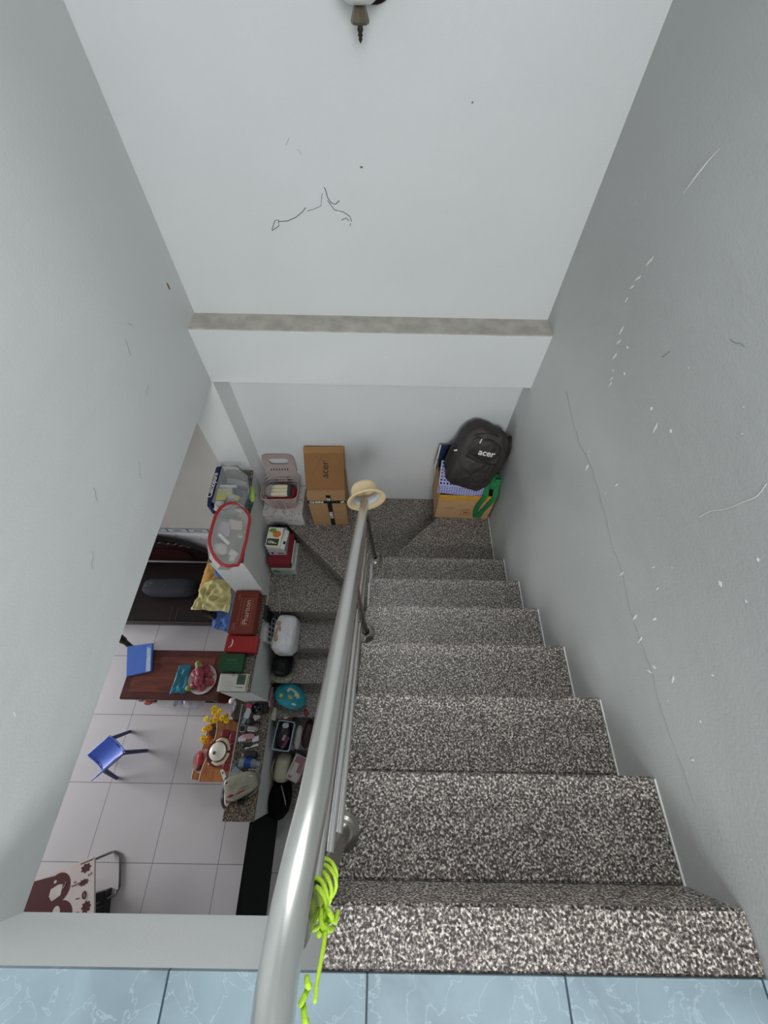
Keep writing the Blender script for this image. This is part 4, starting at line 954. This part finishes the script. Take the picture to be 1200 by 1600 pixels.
q = MB(); q.blob((.018, -.035, .035), (.012, .03, .03), .9, .003); q.build('pink_print', mat('A8706A', .6, var=.3), tb3, smooth=True)
q = MB(); q.blob((.002, .075, .03), (.022, .022, .024), .9, .003); q.build('green_end', mat('1E5246', .5), tb3, smooth=True)
tag(MB().box(-1.096, -1.090, -.19, .31, -2.352, -2.330).build('cap_edging', mat('B0B4B6', .5)), 'thin pale strip along the room side of the lowest cap', 'strip')

# ================================================================== GROUND FLOOR ROOM
# carved sofa
sf = thing('wooden_sofa', 'dark carved rosewood sofa against the tiled wall', 'sofa', (-2.35, 1.42, ZG))
MB().box(-.78, .72, -.34, .30, .34, .42).build('seat', M_SOFA, sf, bevel=.012)
MB().box(-.78, .72, -.34, -.31, .26, .34).build('seat_rail', M_SOFA, sf, bevel=.006)
q = MB(); bpts = [(-.78, .42), (.72, .42), (.70, .48), (.66, .52), (.56, .56), (.50, .66), (.42, .78)] + [(.42-.80*k/14, .78+.14*math.sin(math.pi*k/14*.9+.1)) for k in range(1, 15)] + [(-.50, .66), (-.62, .56), (-.78, .52)]
q.M = rot(90, 0, 0, (0, .36, 0)); q.prism(bpts, 0, .05); q.M = Matrix.Identity(4); q.build('backrest', M_SOFA, sf, bevel=.008)
q = MB(); q.M = rot(90, 0, 0, (0, .312, 0)); q.prism([(x, y) for x, y in rrect(-.24, .36, .46, .74, .12, 8)], 0, .014); q.build('back_panel', mat('2A0A0B', .35, var=.15), sf, bevel=.006)
q = MB()
for k in range(34):
    x = -.36+.78*k/33; z = .80+.085*math.sin(math.pi*k/33)+random.uniform(-.02, .02); q.blob((x, .305, z), (random.uniform(.012, .024), .014, random.uniform(.012, .022)), 1, .004, 40, k, 12, 8)
q.build('carving', M_SOFA, sf, smooth=True)
for s_ in (-.74, .70):
    a0 = MB(); a0.prism([(s_-.05, -.34), (s_+.05, -.34), (s_+.05, .31), (s_-.05, .31)], .60, .66); a0.build('armrest', M_SOFA, sf, bevel=.015)
    a0 = MB(); a0.box(s_-.035, s_+.035, -.33, -.26, .0, .60); a0.build('leg', M_SOFA, sf, bevel=.012)
    a0 = MB(); a0.box(s_-.035, s_+.035, .22, .29, .0, .60); a0.build('leg', M_SOFA, sf, bevel=.012)
    a0 = MB(); a0.box(s_-.012, s_+.012, -.26, .22, .42, .60); a0.build('arm_panel', M_SOFA, sf, bevel=.004)
q = MB()
for x in (.24, .30): q.box(x-.002, x+.002, -.335, -.2, .4205, .423)
q.build('seat_inlay', mat('6E4A44', .3), sf)
# carved claw foot seen at the left wall edge
ch = thing('claw_leg', 'dark carved furniture leg with clawed foot at the left end of the sofa', 'furniture leg', (-2.60, .89, ZG))
MB().tube([(p.x, p.y, p.z) for p in sm([(-.05, .09, .42), (-.03, .06, .30), (.0, .02, .16), (.005, .0, .06)])], [.035]*10+[.025]*9, 12).build('leg', M_SOFA, ch, smooth=True)
q = MB(); q.blob((0, -.01, .035), (.04, .045, .035), .9, .004)
for k in range(4): q.blob((-.028+.018*k, -.05, .02), (.010, .028, .014), 1, 0, nu=12, nv=8)
q.build('claw_foot', mat('2E1512', .4, var=.2), ch, smooth=True)
# bolster
bo = thing('bolster', 'dark grey patterned bolster lying along the sofa seat', 'pillow', (-2.14, 1.40, -2.78), R(1.5))
q = MB(rot(0, 90, 0, (0, 0, .085))); q.blob((0, 0, 0), (.085, .085, .27), .55, .006, 12, 2, 40, 26); q.build('pillow_body', mat('2E3038', .9, var=.12), bo, smooth=True)
q = MB()
for x, y, z, a_, b_2 in ((-.06, -.03, .155, .05, .014), (-.0, .02, .163, .028, .02), (-.02, -.005, .167, .04, .012)): q.blob((x, y, z), (a_*.6, b_2, .006), 1, .002, 30, 3, 16, 8)
q.build('leaf_print', mat('43564F', .9, var=.2), bo, smooth=True)
q = MB()
for x, y, z in ((-.22, .0, .155), (-.17, .02, .163), (.10, .0, .162), (.14, -.03, .155), (-.2, -.06, .12), (.08, -.05, .145), (.18, .02, .158), (.04, -.065, .12)): q.blob((x, y, z), (.014, .007, .005), 1, .002, 30, 3, 12, 8)
q.build('spot_print', mat('7A7A78', .9, var=.2), bo, smooth=True)
# cloths over the right arm
tag(MB().cloth((-1.77, 1.30, -2.49), (-1.50, 1.26, -2.47), (-1.44, 1.50, -2.5), (-1.74, 1.62, -2.47), .010, 14, 2, 24, .02).build('towel', mat('C79A50', .95, var=.12, bump=.5, bscale=80), None, smooth=True), 'golden orange towel draped over the right arm of the sofa', 'towel')
tag(MB().cloth((-1.80, 1.13, -2.50), (-1.44, 1.10, -2.50), (-1.46, 1.40, -2.44), (-1.72, 1.38, -2.45), .030, 9, 5, 30, .03).build('blanket', mat('BFB67E', .95, var=.08, bump=.4, bscale=60), None, smooth=True), 'pale yellow wrinkled blanket bunched on the sofa arm in front of the orange towel', 'blanket')
tag(MB().cloth((-1.60, 1.42, -2.43), (-1.48, 1.40, -2.43), (-1.57, 1.60, -2.38), (-1.69, 1.62, -2.40), .012, 18, 7, 16).build('blue_shirt', mat('5E86CC', .9, var=.12), None, smooth=True), 'light blue cloth lying on the orange towel at the parapet', 'cloth')
tag(MB().cloth((-1.68, 1.03, -2.80), (-1.50, 1.00, -2.82), (-1.47, 1.22, -2.62), (-1.62, 1.22, -2.62), .016, 16, 9, 18).build('blue_cloth', mat('4E6FA8', .9, var=.15), None, smooth=True), 'blue cloth hanging below the yellow blanket at the sofa front', 'cloth')
small('green_cloth', 'dull green patterned cloth peeping out under the yellow blanket', 'cloth', (-1.655, 1.165, -2.62), (.09, .08, .06), '4A5A50', shape='blob', var=.4)
# coffee table
cf = thing('coffee_table', 'low red-brown wooden coffee table with framed top and lower shelf', 'table', (-1.91, .585, ZG))
q = MB(); q.box(-.425, .44, -.215, .215, .41, .45); q.build('table_top', M_TABLE, cf, bevel=.008)
q = MB(); q.box(-.36, .36, -.15, .15, .4505, .453); q.build('inset_panel', M_TABLEIN, cf)
for sx_ in (-.36, .36):
    for sy_ in (-.17, .17): MB().box(sx_-.03, sx_+.03, sy_-.03, sy_+.03, 0, .41).build('leg', M_TABLE, cf, bevel=.006)
MB().box(-.40, .52, -.205, .20, .15, .17).build('lower_shelf', M_TABLE, cf, bevel=.004)
MB().box(-.38, .42, -.19, .19, .33, .41).build('apron', M_TABLE, cf, bevel=.004)
S = 'on the lower shelf of the coffee table'
small('red_packet', 'red and white snack packet '+S, 'packet', (-2.20, .40, -3.01), (.09, .10, .04), 'A24A44', shape='blob', var=.5)
small('white_case', 'white rounded case with black edge '+S, 'case', (-2.02, .40, -3.005), (.17, .12, .05), 'C6C8C8')
small('blue_white_box', 'small blue and white box '+S, 'box', (-1.90, .405, -3.00), (.08, .09, .05), '9AA0B4', var=.4)
small('clear_wrap', 'crumpled clear plastic wrap '+S, 'wrapper', (-1.76, .39, -2.995), (.20, .13, .06), mat('C5C2CC', .25, alpha=.6, var=.2), shape='blob')
bd = thing('binder', 'blue ring binder with pale spine lying on the left end of the coffee table', 'binder', (-2.255, .705, ZG+.4535), R(0))
q = MB(); q.prism([(-.145, .115), (.085, .15), (.15, -.10), (-.06, -.15)], 0, .028); q.build('cover', mat('4D74C9', .35, var=.05), bd, bevel=.003)
q = MB(); q.poly([(.045, .112, .0282), (.078, .118, .0282), (.143, -.098, .0282), (.105, -.108, .0282)], .0012); q.build('spine_label', mat('AFC0D8', .4), bd)
q = MB(); q.poly([(.052, .125, .0284), (.076, .13, .0284), (.083, .105, .0284), (.058, .10, .0284)], .0014); q.build('label_square', mat('6B8AD0', .4), bd)
# fruit plate
fpz = ZG+.4535
pl = MB(); pl.lathe([(0, 0), (.07, 0), (.08, .006), (.125, .022), (.128, .026), (.122, .026), (.078, .011), (0, .008)], 40); o = pl.build('plate', mat('CFC9C4', .3, var=.04), None, smooth='auto'); o.location = (-1.62, .545, fpz); tag(o, 'round white plate of dragon fruit on the coffee table', 'plate')
o = MB().cloth((-.10, -.13, .035), (.03, -.11, .012), (.02, .12, .03), (-.075, .11, .05), .016, 14, 3, 16).build('teal_bag', mat('237C93', .5, var=.12), None, smooth=True); o.location = (-1.77, .54, fpz); tag(o, 'teal plastic bag lying open under the left rim of the fruit plate', 'bag')
def dragon(sd):
    t_ = thing('dragon_fruit', 'pink dragon fruit with green scales heaped on the white plate', 'fruit', (0, 0, 0), 0, 'dragon fruits on the plate')
    q = MB(); q.blob((0, 0, 0), (.036, .036, .050), .95, .005, 22, sd, 24, 16); q.build('fruit_body', mat('8C2F46', .5, var=.3, scale=12), t_, smooth=True)
    q = MB()
    for k in range(9):
        a_ = k*2.4; z_ = -.035+.0095*k; r_ = .036*math.sqrt(max(.05, 1-(z_/.05)**2)); d_ = V((math.cos(a_), math.sin(a_), .0)); pr = V((-math.sin(a_), math.cos(a_), 0))
        b0 = d_*r_+V((0, 0, z_)); tip = d_*(r_+.016)+V((0, 0, z_+.026)); w3 = .009
        v0, v1, v2, v3 = q.v(b0-pr*w3), q.v(b0+pr*w3), q.v(tip), q.v(b0-d_*.006); q.f([v0, v1, v2]); q.f([v1, v3, v2]); q.f([v3, v0, v2])
    q.build('scales', mat('7E7A40', .6, var=.35), t_); return t_
d0 = dragon(2)
sp_ = [(.0, .0, .075, 80, 10), (.055, .02, .06, 70, 120), (-.05, .02, .06, 75, 60), (.02, -.065, .058, 82, 200), (-.03, -.055, .062, 70, 300), (.03, .065, .06, 65, 20), (-.03, .075, .06, 80, 150), (.075, -.03, .055, 60, 250), (.0, .035, .11, 75, 40), (.01, -.03, .112, 70, 170)]
for i, (x, y, z, a_, b_2) in enumerate(sp_):
    t_ = d0 if i == 0 else copy_tree(d0)
    t_.location = (-1.625+x, .555+y, fpz+z-.012); t_.rotation_euler = (R(a_), 0, R(b_2))
small('green_bud', 'green leafy bud at the left front of the fruit plate', 'fruit', (-1.71, .465, fpz+.045), (.06, .05, .04), '7C8A3A', shape='blob', var=.3)
small('green_leaves', 'tall green fruit tops at the back of the fruit plate', 'leaf', (-1.66, .655, fpz+.08), (.05, .08, .04), '75803F', rz=30, shape='blob', var=.3)
# wavy two-tier display stand
def wavy(x0, x1, y0, y1, amp, ph, n=24):
    L = [(x0+amp*math.sin(math.pi*2*k/n*.75+ph), y0+(y1-y0)*k/n) for k in range(n+1)]
    return [(x1, y0), (x1, y1)] + L[::-1]
wz = -2.62
ws = thing('display_stand', 'oak veneer two-tier stand with wavy front edge beside the lowest parapet', 'table', (-1.28, 0, ZG))
def stand(name, pts, z, th): return MB().prism(pts, z-th, z).build(name, M_OAK, ws)
up_pts = wavy(-.105, .115, -.221, .217, -.03, 1.2); lo_pts = wavy(-.235, .05, -.215, .170, -.022, 1.0)
stand('upper_shelf', up_pts, .58, .02); stand('lower_shelf', lo_pts, .43, .02)
for pts_, z, nm in ((up_pts, .58, 'shelf_edging'), (lo_pts, .43, 'shelf_edging')):
    q = MB(); ed = pts_[2:]; q.tube([(x, y, z-.002) for x, y in ed], .004, 6); q.build(nm, mat('D9C4A4', .5), ws, smooth=True)
for x, y, z1 in ((-.09, -.19, .56), (-.08, .18, .56), (.095, -.19, .56), (.095, .18, .56), (-.215, -.20, .41), (-.205, .14, .41)): MB().box(x-.012, x+.012, y-.02, y+.02, 0, z1).build('leg', M_OAK, ws)
# white lidded pot on ornate tray
ZU = ZG+.58
tr = MB(); tr.lathe([(0, 0), (.07, 0), (.085, .006), (.105, .016), (.108, .020), (.10, .020), (.07, .008), (0, .006)], 36); o = tr.build('ornate_tray', mat('6E2E30', .4, var=.5, scale=35), None, smooth='auto'); o.location = (-1.285, -.02, ZU); tag(o, 'dark red ornate tray under the white lidded pot', 'tray')
pt_ = thing('lidded_pot', 'round white lidded pot with scroll handles on the oak stand', 'pot', (-1.285, -.015, ZU+.012))
MB().lathe([(0, 0), (.04, 0), (.05, .01), (.062, .04), (.06, .07), (0, .07)], 32).build('pot_body', mat('A9A294', .4, var=.2), pt_, smooth='auto')
MB().lathe([(.064, .07), (.066, .074), (.058, .086), (.03, .095), (0, .098)], 32).build('lid', mat('D9D6C8', .3, var=.03), pt_, smooth=True)
q = MB(); q.blob((-.015, -.01, .102), (.012, .012, .010), 1); q.build('lid_knob', mat('4E3A34', .4), pt_, smooth=True)
for s_ in (-1, 1):
    q = MB(); q.tube([(p.x, p.y, p.z) for p in sm([(-.03, s_*.07, .05), (.01, s_*.085, .06), (.05, s_*.072, .055), (.072, s_*.035, .05), (.078, s_*.01, .045)])], .012, 10); q.build('scroll_handle', mat('B8AF92', .5, var=.3), pt_, smooth=True)
for i, (x, y) in enumerate([(-1.205, .09), (-1.19, .02), (-1.215, -.115), (-1.275, .11)]):
    small('red_ribbon', 'dark red ribbon loop around the white pot', 'ribbon', (x, y, ZU+.012), (.06, .07, .022), '70141E', rz=30*i, shape='blob', grp='red ribbons round the pot', var=.3)
for i, (x, y) in enumerate([(-1.355, .06), (-1.23, -.135), (-1.36, -.10), (-1.37, .045)]):
    small('candy', 'small pale round sweet on the oak stand near the pot', 'sweet', (x, y, ZU+.008), (.016, .016, .014), 'D9C9B4', shape='blob', grp='pale sweets on the stand')
rm = thing('remote_control', 'white slim remote control at the near end of the oak stand', 'remote', (-1.225, -.175, ZU), R(32))
MB().box(-.014, .014, -.045, .045, 0, .014).build('remote_body', mat('C4C6C8', .4), rm, bevel=.003); MB().box(-.005, .005, .012, .024, .014, .0155).build('button', M_INK, rm)
ZL = ZG+.43
o = MB().lathe([(0, 0), (.05, 0), (.06, .006), (.085, .02), (.087, .024), (.082, .023), (.058, .009), (0, .006)], 36).build('pink_plate', mat('D9A59A', .35, var=.05), None, smooth='auto'); o.location = (-1.462, -.085, ZL); tag(o, 'round pink plate on the lower tier of the oak stand', 'plate')
small('red_parcel', 'glossy red wrapped sweets heaped on the pink plate', 'sweets', (-1.485, -.075, ZL+.03), (.05, .10, .035), 'A3242A', rz=12, shape='blob', var=.35)
small('brown_parcel', 'dark brown wrapped sweet at the front of the pink plate', 'sweet', (-1.48, -.135, ZL+.032), (.05, .04, .03), '4A1C1C', rz=12, shape='blob')
# yellow flowers
fw_ = thing('flower_bouquet', 'bouquet of yellow flowers in a dark pot behind the oak stand', 'flowers', (-1.41, .15, ZG+.43))
MB().lathe([(0, 0), (.04, 0), (.055, .05), (.05, .055), (0, .05)], 20, (-.005, .0, 0)).build('flower_pot', mat('4B1F18', .5), fw_, smooth='auto')
def flower(c, r, tilt, m):
    q = MB(Matrix.Translation(V(c)) @ rot(tilt[0], tilt[1], 0)); n = 14
    for ring, (rr, zz, ph) in enumerate(((r, 0, 0), (r*.72, .006, .2))):
        for k in range(n):
            a_ = 2*math.pi*k/n+ph; d_ = V((math.cos(a_), math.sin(a_), 0)); p_ = V((-math.sin(a_), math.cos(a_), 0)); z_ = V((0, 0, zz))
            v0 = q.v(d_*.004+z_); v1 = q.v(d_*rr*.6+p_*rr*.2+z_+V((0, 0, .006))); v2 = q.v(d_*rr+z_+V((0, 0, .001))); v3 = q.v(d_*rr*.6-p_*rr*.2+z_+V((0, 0, .006))); q.f([v0, v1, v2, v3])
    o = q.build('blossom', m, fw_); c_ = MB(Matrix.Translation(V(c)) @ rot(tilt[0], tilt[1], 0)); c_.blob((0, 0, .008), (r*.22, r*.22, .006), 1, nu=10, nv=6)
    cc = c_.build('blossom_centre', mat('B98A1E', .7), o, smooth=True)
MY = mat('F0D41C', .7, var=.1); MO = mat('EDA828', .7, var=.12)
for c, m_ in [((.02, .115, .20), MY), ((.06, .125, .18), MY), ((.095, .075, .19), MY), ((.13, .06, .18), MY), ((.045, .06, .21), MY), ((-.035, .065, .19), MY), ((.01, .05, .18), MO), ((-.04, -.01, .17), MY), ((-.005, .0, .18), MO),
              ((.06, .085, .23), MO), ((-.06, -.075, .11), MY), ((-.03, -.095, .11), MO), ((.02, .145, .22), MY), ((.11, .09, .16), MO)]:
    flower(c, random.uniform(.026, .034), (random.uniform(-25, 25), random.uniform(-25, 25)), m_)
for c in ((.02, .115, .20), (.09, .07, .19), (-.035, .065, .19), (-.04, -.01, .17), (.045, .06, .21)):
    MB().tube([(0, 0, .05), (c[0]*.5, c[1]*.5, .12), c], .002, 6).build('stem', mat('4E6A2A', .7), fw_)
small('orange_candle', 'small round orange candle among the yellow flowers', 'candle', (-1.43, .085, ZL+.07), (.03, .03, .14), 'D9873A', shape='blob')
small('brown_bag', 'dark brown leather bag beside the lowest parapet behind the flowers', 'bag', (-1.185, .30, -2.62), (.11, .20, .26), '24100F', rx=0, rz=0, shape='blob')
small('white_cup', 'white tapered cup beside the dark brown bag', 'cup', (-1.26, .355, -2.60), (.06, .05, .07), 'C9C8C8', shape='blob')
# child's chair
cc_ = V((-2.383, -.053, ZG)); ku = V((.67, .74, 0)).normalized(); kv = V((.80, -.60, 0)).normalized()
kc = thing('childs_chair', 'small blue plastic child chair on the white tiled floor', 'chair', tuple(cc_))
feet = [V((-.004, .186, 0)), V((.206, .032, 0)), V((.004, -.186, 0)), V((-.206, -.032, 0))]
M_KB = mat('6883DA', .35, var=.04); M_KL = mat('333A63', .45, var=.05)
au = (feet[1]-feet[2]).normalized(); av = (feet[1]-feet[0]).normalized()     # au along the width, av front to back (back = +av)
def KC(u, v_, z): return tuple(au*u+av*v_+V((0, 0, z)))
q = MB(); n = 16; rows = []
for off in (0, -.007):
    g = []
    for i in range(9):
        u = -.102+.204*i/8; row = []
        for j in range(n+1):
            t = j/n
            if t < .62: s_ = t/.62; v_ = -.115+.20*s_; z = .262-.024*math.sin(math.pi*s_*.9)+.018*(1-s_)**3
            else: s_ = (t-.62)/.38; v_ = .085+.085*s_+.0*s_; z = .255+.235*s_**1.15
            wsc = 1.0 if t < .62 else 1.0+.02*math.sin(math.pi*s_)
            if .56 < t < .70 and i in (0, 8): wsc = .86
            row.append(q.v(KC(u*wsc, v_, z+off if t < .62 else z) if t < .62 or off == 0 else KC(u*wsc, v_-off, z)))
        g.append(row)
    rows.append(g)
for g in rows:
    for i in range(8):
        for j in range(n): q.f([g[i][j], g[i+1][j], g[i+1][j+1], g[i][j+1]])
A, B = rows
for i in range(8): q.f([A[i][0], B[i][0], B[i+1][0], A[i+1][0]]); q.f([A[i][n], A[i+1][n], B[i+1][n], B[i][n]])
for j in range(n): q.f([A[0][j], A[0][j+1], B[0][j+1], B[0][j]]); q.f([A[8][j], B[8][j], B[8][j+1], A[8][j+1]])
q.build('seat_shell', M_KB, kc, smooth='auto')
M_KR = mat('7C95E2', .3, var=.03)
for pts in ([KC(-.102, -.115+.20*k/8, .264-.024*math.sin(math.pi*k/8*.9)+.018*(1-k/8)**3) for k in range(9)], [KC(.102, -.115+.20*k/8, .264-.024*math.sin(math.pi*k/8*.9)+.018*(1-k/8)**3) for k in range(9)],
            [KC(-.102+.204*k/6, .175, .489+.006*math.sin(math.pi*k/6)) for k in range(7)], [KC(-.102+.204*k/6, -.115, .280) for k in range(7)]):
    MB().tube(pts, .006, 8).build('rim', M_KR, kc, smooth=True)
tops = [V(KC(.09, -.095, .25)), V(KC(.09, .085, .25)), V(KC(-.09, .085, .25)), V(KC(-.09, -.095, .25))]
ordr = [(tops[0], feet[0]), (tops[1], feet[1]), (tops[2], feet[2]), (tops[3], feet[3])]
for tp, ft in ordr: MB().tube([tuple(tp), tuple(ft*1.0+V((0, 0, .006)))], [.019, .015], 10).build('leg', M_KL, kc, smooth='auto')
q = MB(); q.tube([tuple(tops[i].lerp(feet[i], .0)-V((0, 0, .012))) for i in range(4)], .012, 8, closed=True); q.build('seat_frame', M_KL, kc, smooth=True)
# folding table with printed top
ft = thing('folding_table', 'white low folding table with brown cartoon-free print and steel legs by the left wall', 'table', (-2.318, -.972, ZG), R(21))
ft['label'] = 'low folding table with brown and white printed top and steel tube legs'
zt = .30
q = MB(); tp_ = [(x, y) for x, y in rrect(-.42, .192, -.32, .19, .03, 5)]
q.prism(tp_, zt-.018, zt); q.build('table_top', mat('C9BDB8', .45, var=.03), ft, bevel=.002)
M_BRN = mat('4E2324', .5, var=.06)
q = MB(); zz = zt+.0004
lob = [(-.42, -.30), (-.42, .18), (-.25, .19)] + [(-.06+.082*math.cos(R(a_)), .085+.088*math.sin(R(a_))) for a_ in range(110, -71, -10)] + [(-.06+.10*math.cos(R(a_)), -.09+.095*math.sin(R(a_))) for a_ in range(62, -91, -10)] + [(-.10, -.30)]
q.poly([(x, y, zz) for x, y in lob][::-1], .0008); q.build('brown_print', M_BRN, ft)
q = MB(); q.poly([(-.125, .055, zz+.001), (-.115, .095, zz+.001), (-.06, .105, zz+.001), (-.03, .095, zz+.001), (-.045, .035, zz+.001), (-.105, .02, zz+.001)][::-1], .0008)
q.poly([(x, y, zz+.001) for x, y, _ in circle((-.07, -.055, 0), .026, 22, .036)], .0008); q.poly([(x, y, zz+.001) for x, y, _ in circle((-.085, .13, 0), .010, 16)], .0008)
q.tube([(p.x, p.y, zz+.002) for p in sm([(-.03, .07, 0), (-.015, .085, 0), (-.01, .105, 0)])], .002, 6); q.build('cup_print', mat('C4BDB4', .5), ft)
q = MB()
for x, y, a_, b_2, k in ((.13, .135, .033, .026, 7), (.115, .052, .032, .018, 9), (.135, -.10, .03, .032, 8)):
    q.poly([(x+a_*(1+.16*math.cos(k*t_))*math.cos(t_), y+b_2*(1+.16*math.cos(k*t_))*math.sin(t_), zz) for t_ in [2*math.pi*i/48 for i in range(48)]], .0009)
q.tube([(.12+.011*math.cos(2*math.pi*i/18), -.025+.02*math.sin(2*math.pi*i/18), zz+.001) for i in range(18)], .0045, 6, closed=True)
q.build('badge_print', M_BRN, ft)
for s__, sz_, p_, an in (('GOOD MORNING', .011, (.135, .173), 0), ('FOR', .010, (.055, .075), 0), ('BE GRATEFUL', .010, (.06, .058), 0), ('Z Z', .018, (.16, .085), 10), ('HELLO', .009, (.075, -.03), -8), ('SWEETS', .009, (.07, -.11), -8)):
    text(s__, sz_, (p_[0], p_[1], zz+.0002), (math.cos(R(an)), math.sin(R(an)), 0), (-math.sin(R(an)), math.cos(R(an)), 0), M_BRN, ft, bold=.0003)
q = MB(); q.tube([(p.x, p.y, p.z) for p in sm([(-.16, .16, zt-.03), (-.02, .165, .20), (.14, .172, .03), (.187, .165, .012), (.222, .13, .012), (.227, .09, .012), (.22, -.05, .012), (.21, -.09, .012), (.164, -.115, .03), (.02, -.12, .20), (-.12, -.125, zt-.03)], 5)], .009, 10); q.build('leg_tube', M_STEELD, ft, smooth=True)
q = MB(); q.tube([(p.x, p.y, p.z) for p in sm([(-.1, .17, zt-.03), (-.22, .172, .16), (-.36, .175, .03), (-.40, .15, .012), (-.41, -.2, .012), (-.36, -.24, .03), (-.22, -.24, .16), (-.1, -.24, zt-.03)], 5)], .009, 10); q.build('leg_tube', M_STEELD, ft, smooth=True)
sbx = thing('black_box', 'black box with pale grid lines on the floor under the folding table', 'box', (-2.16, -1.12, ZG), R(14))
MB().box(-.10, .045, -.16, .14, 0, .10).build('box_body', mat('08080B', .35), sbx, bevel=.003)
q = MB()
for y in (-.05, .05): q.box(-.10, .045, y-.002, y+.002, .10, .1012)
q.build('grid_lines', mat('55585E', .4), sbx)
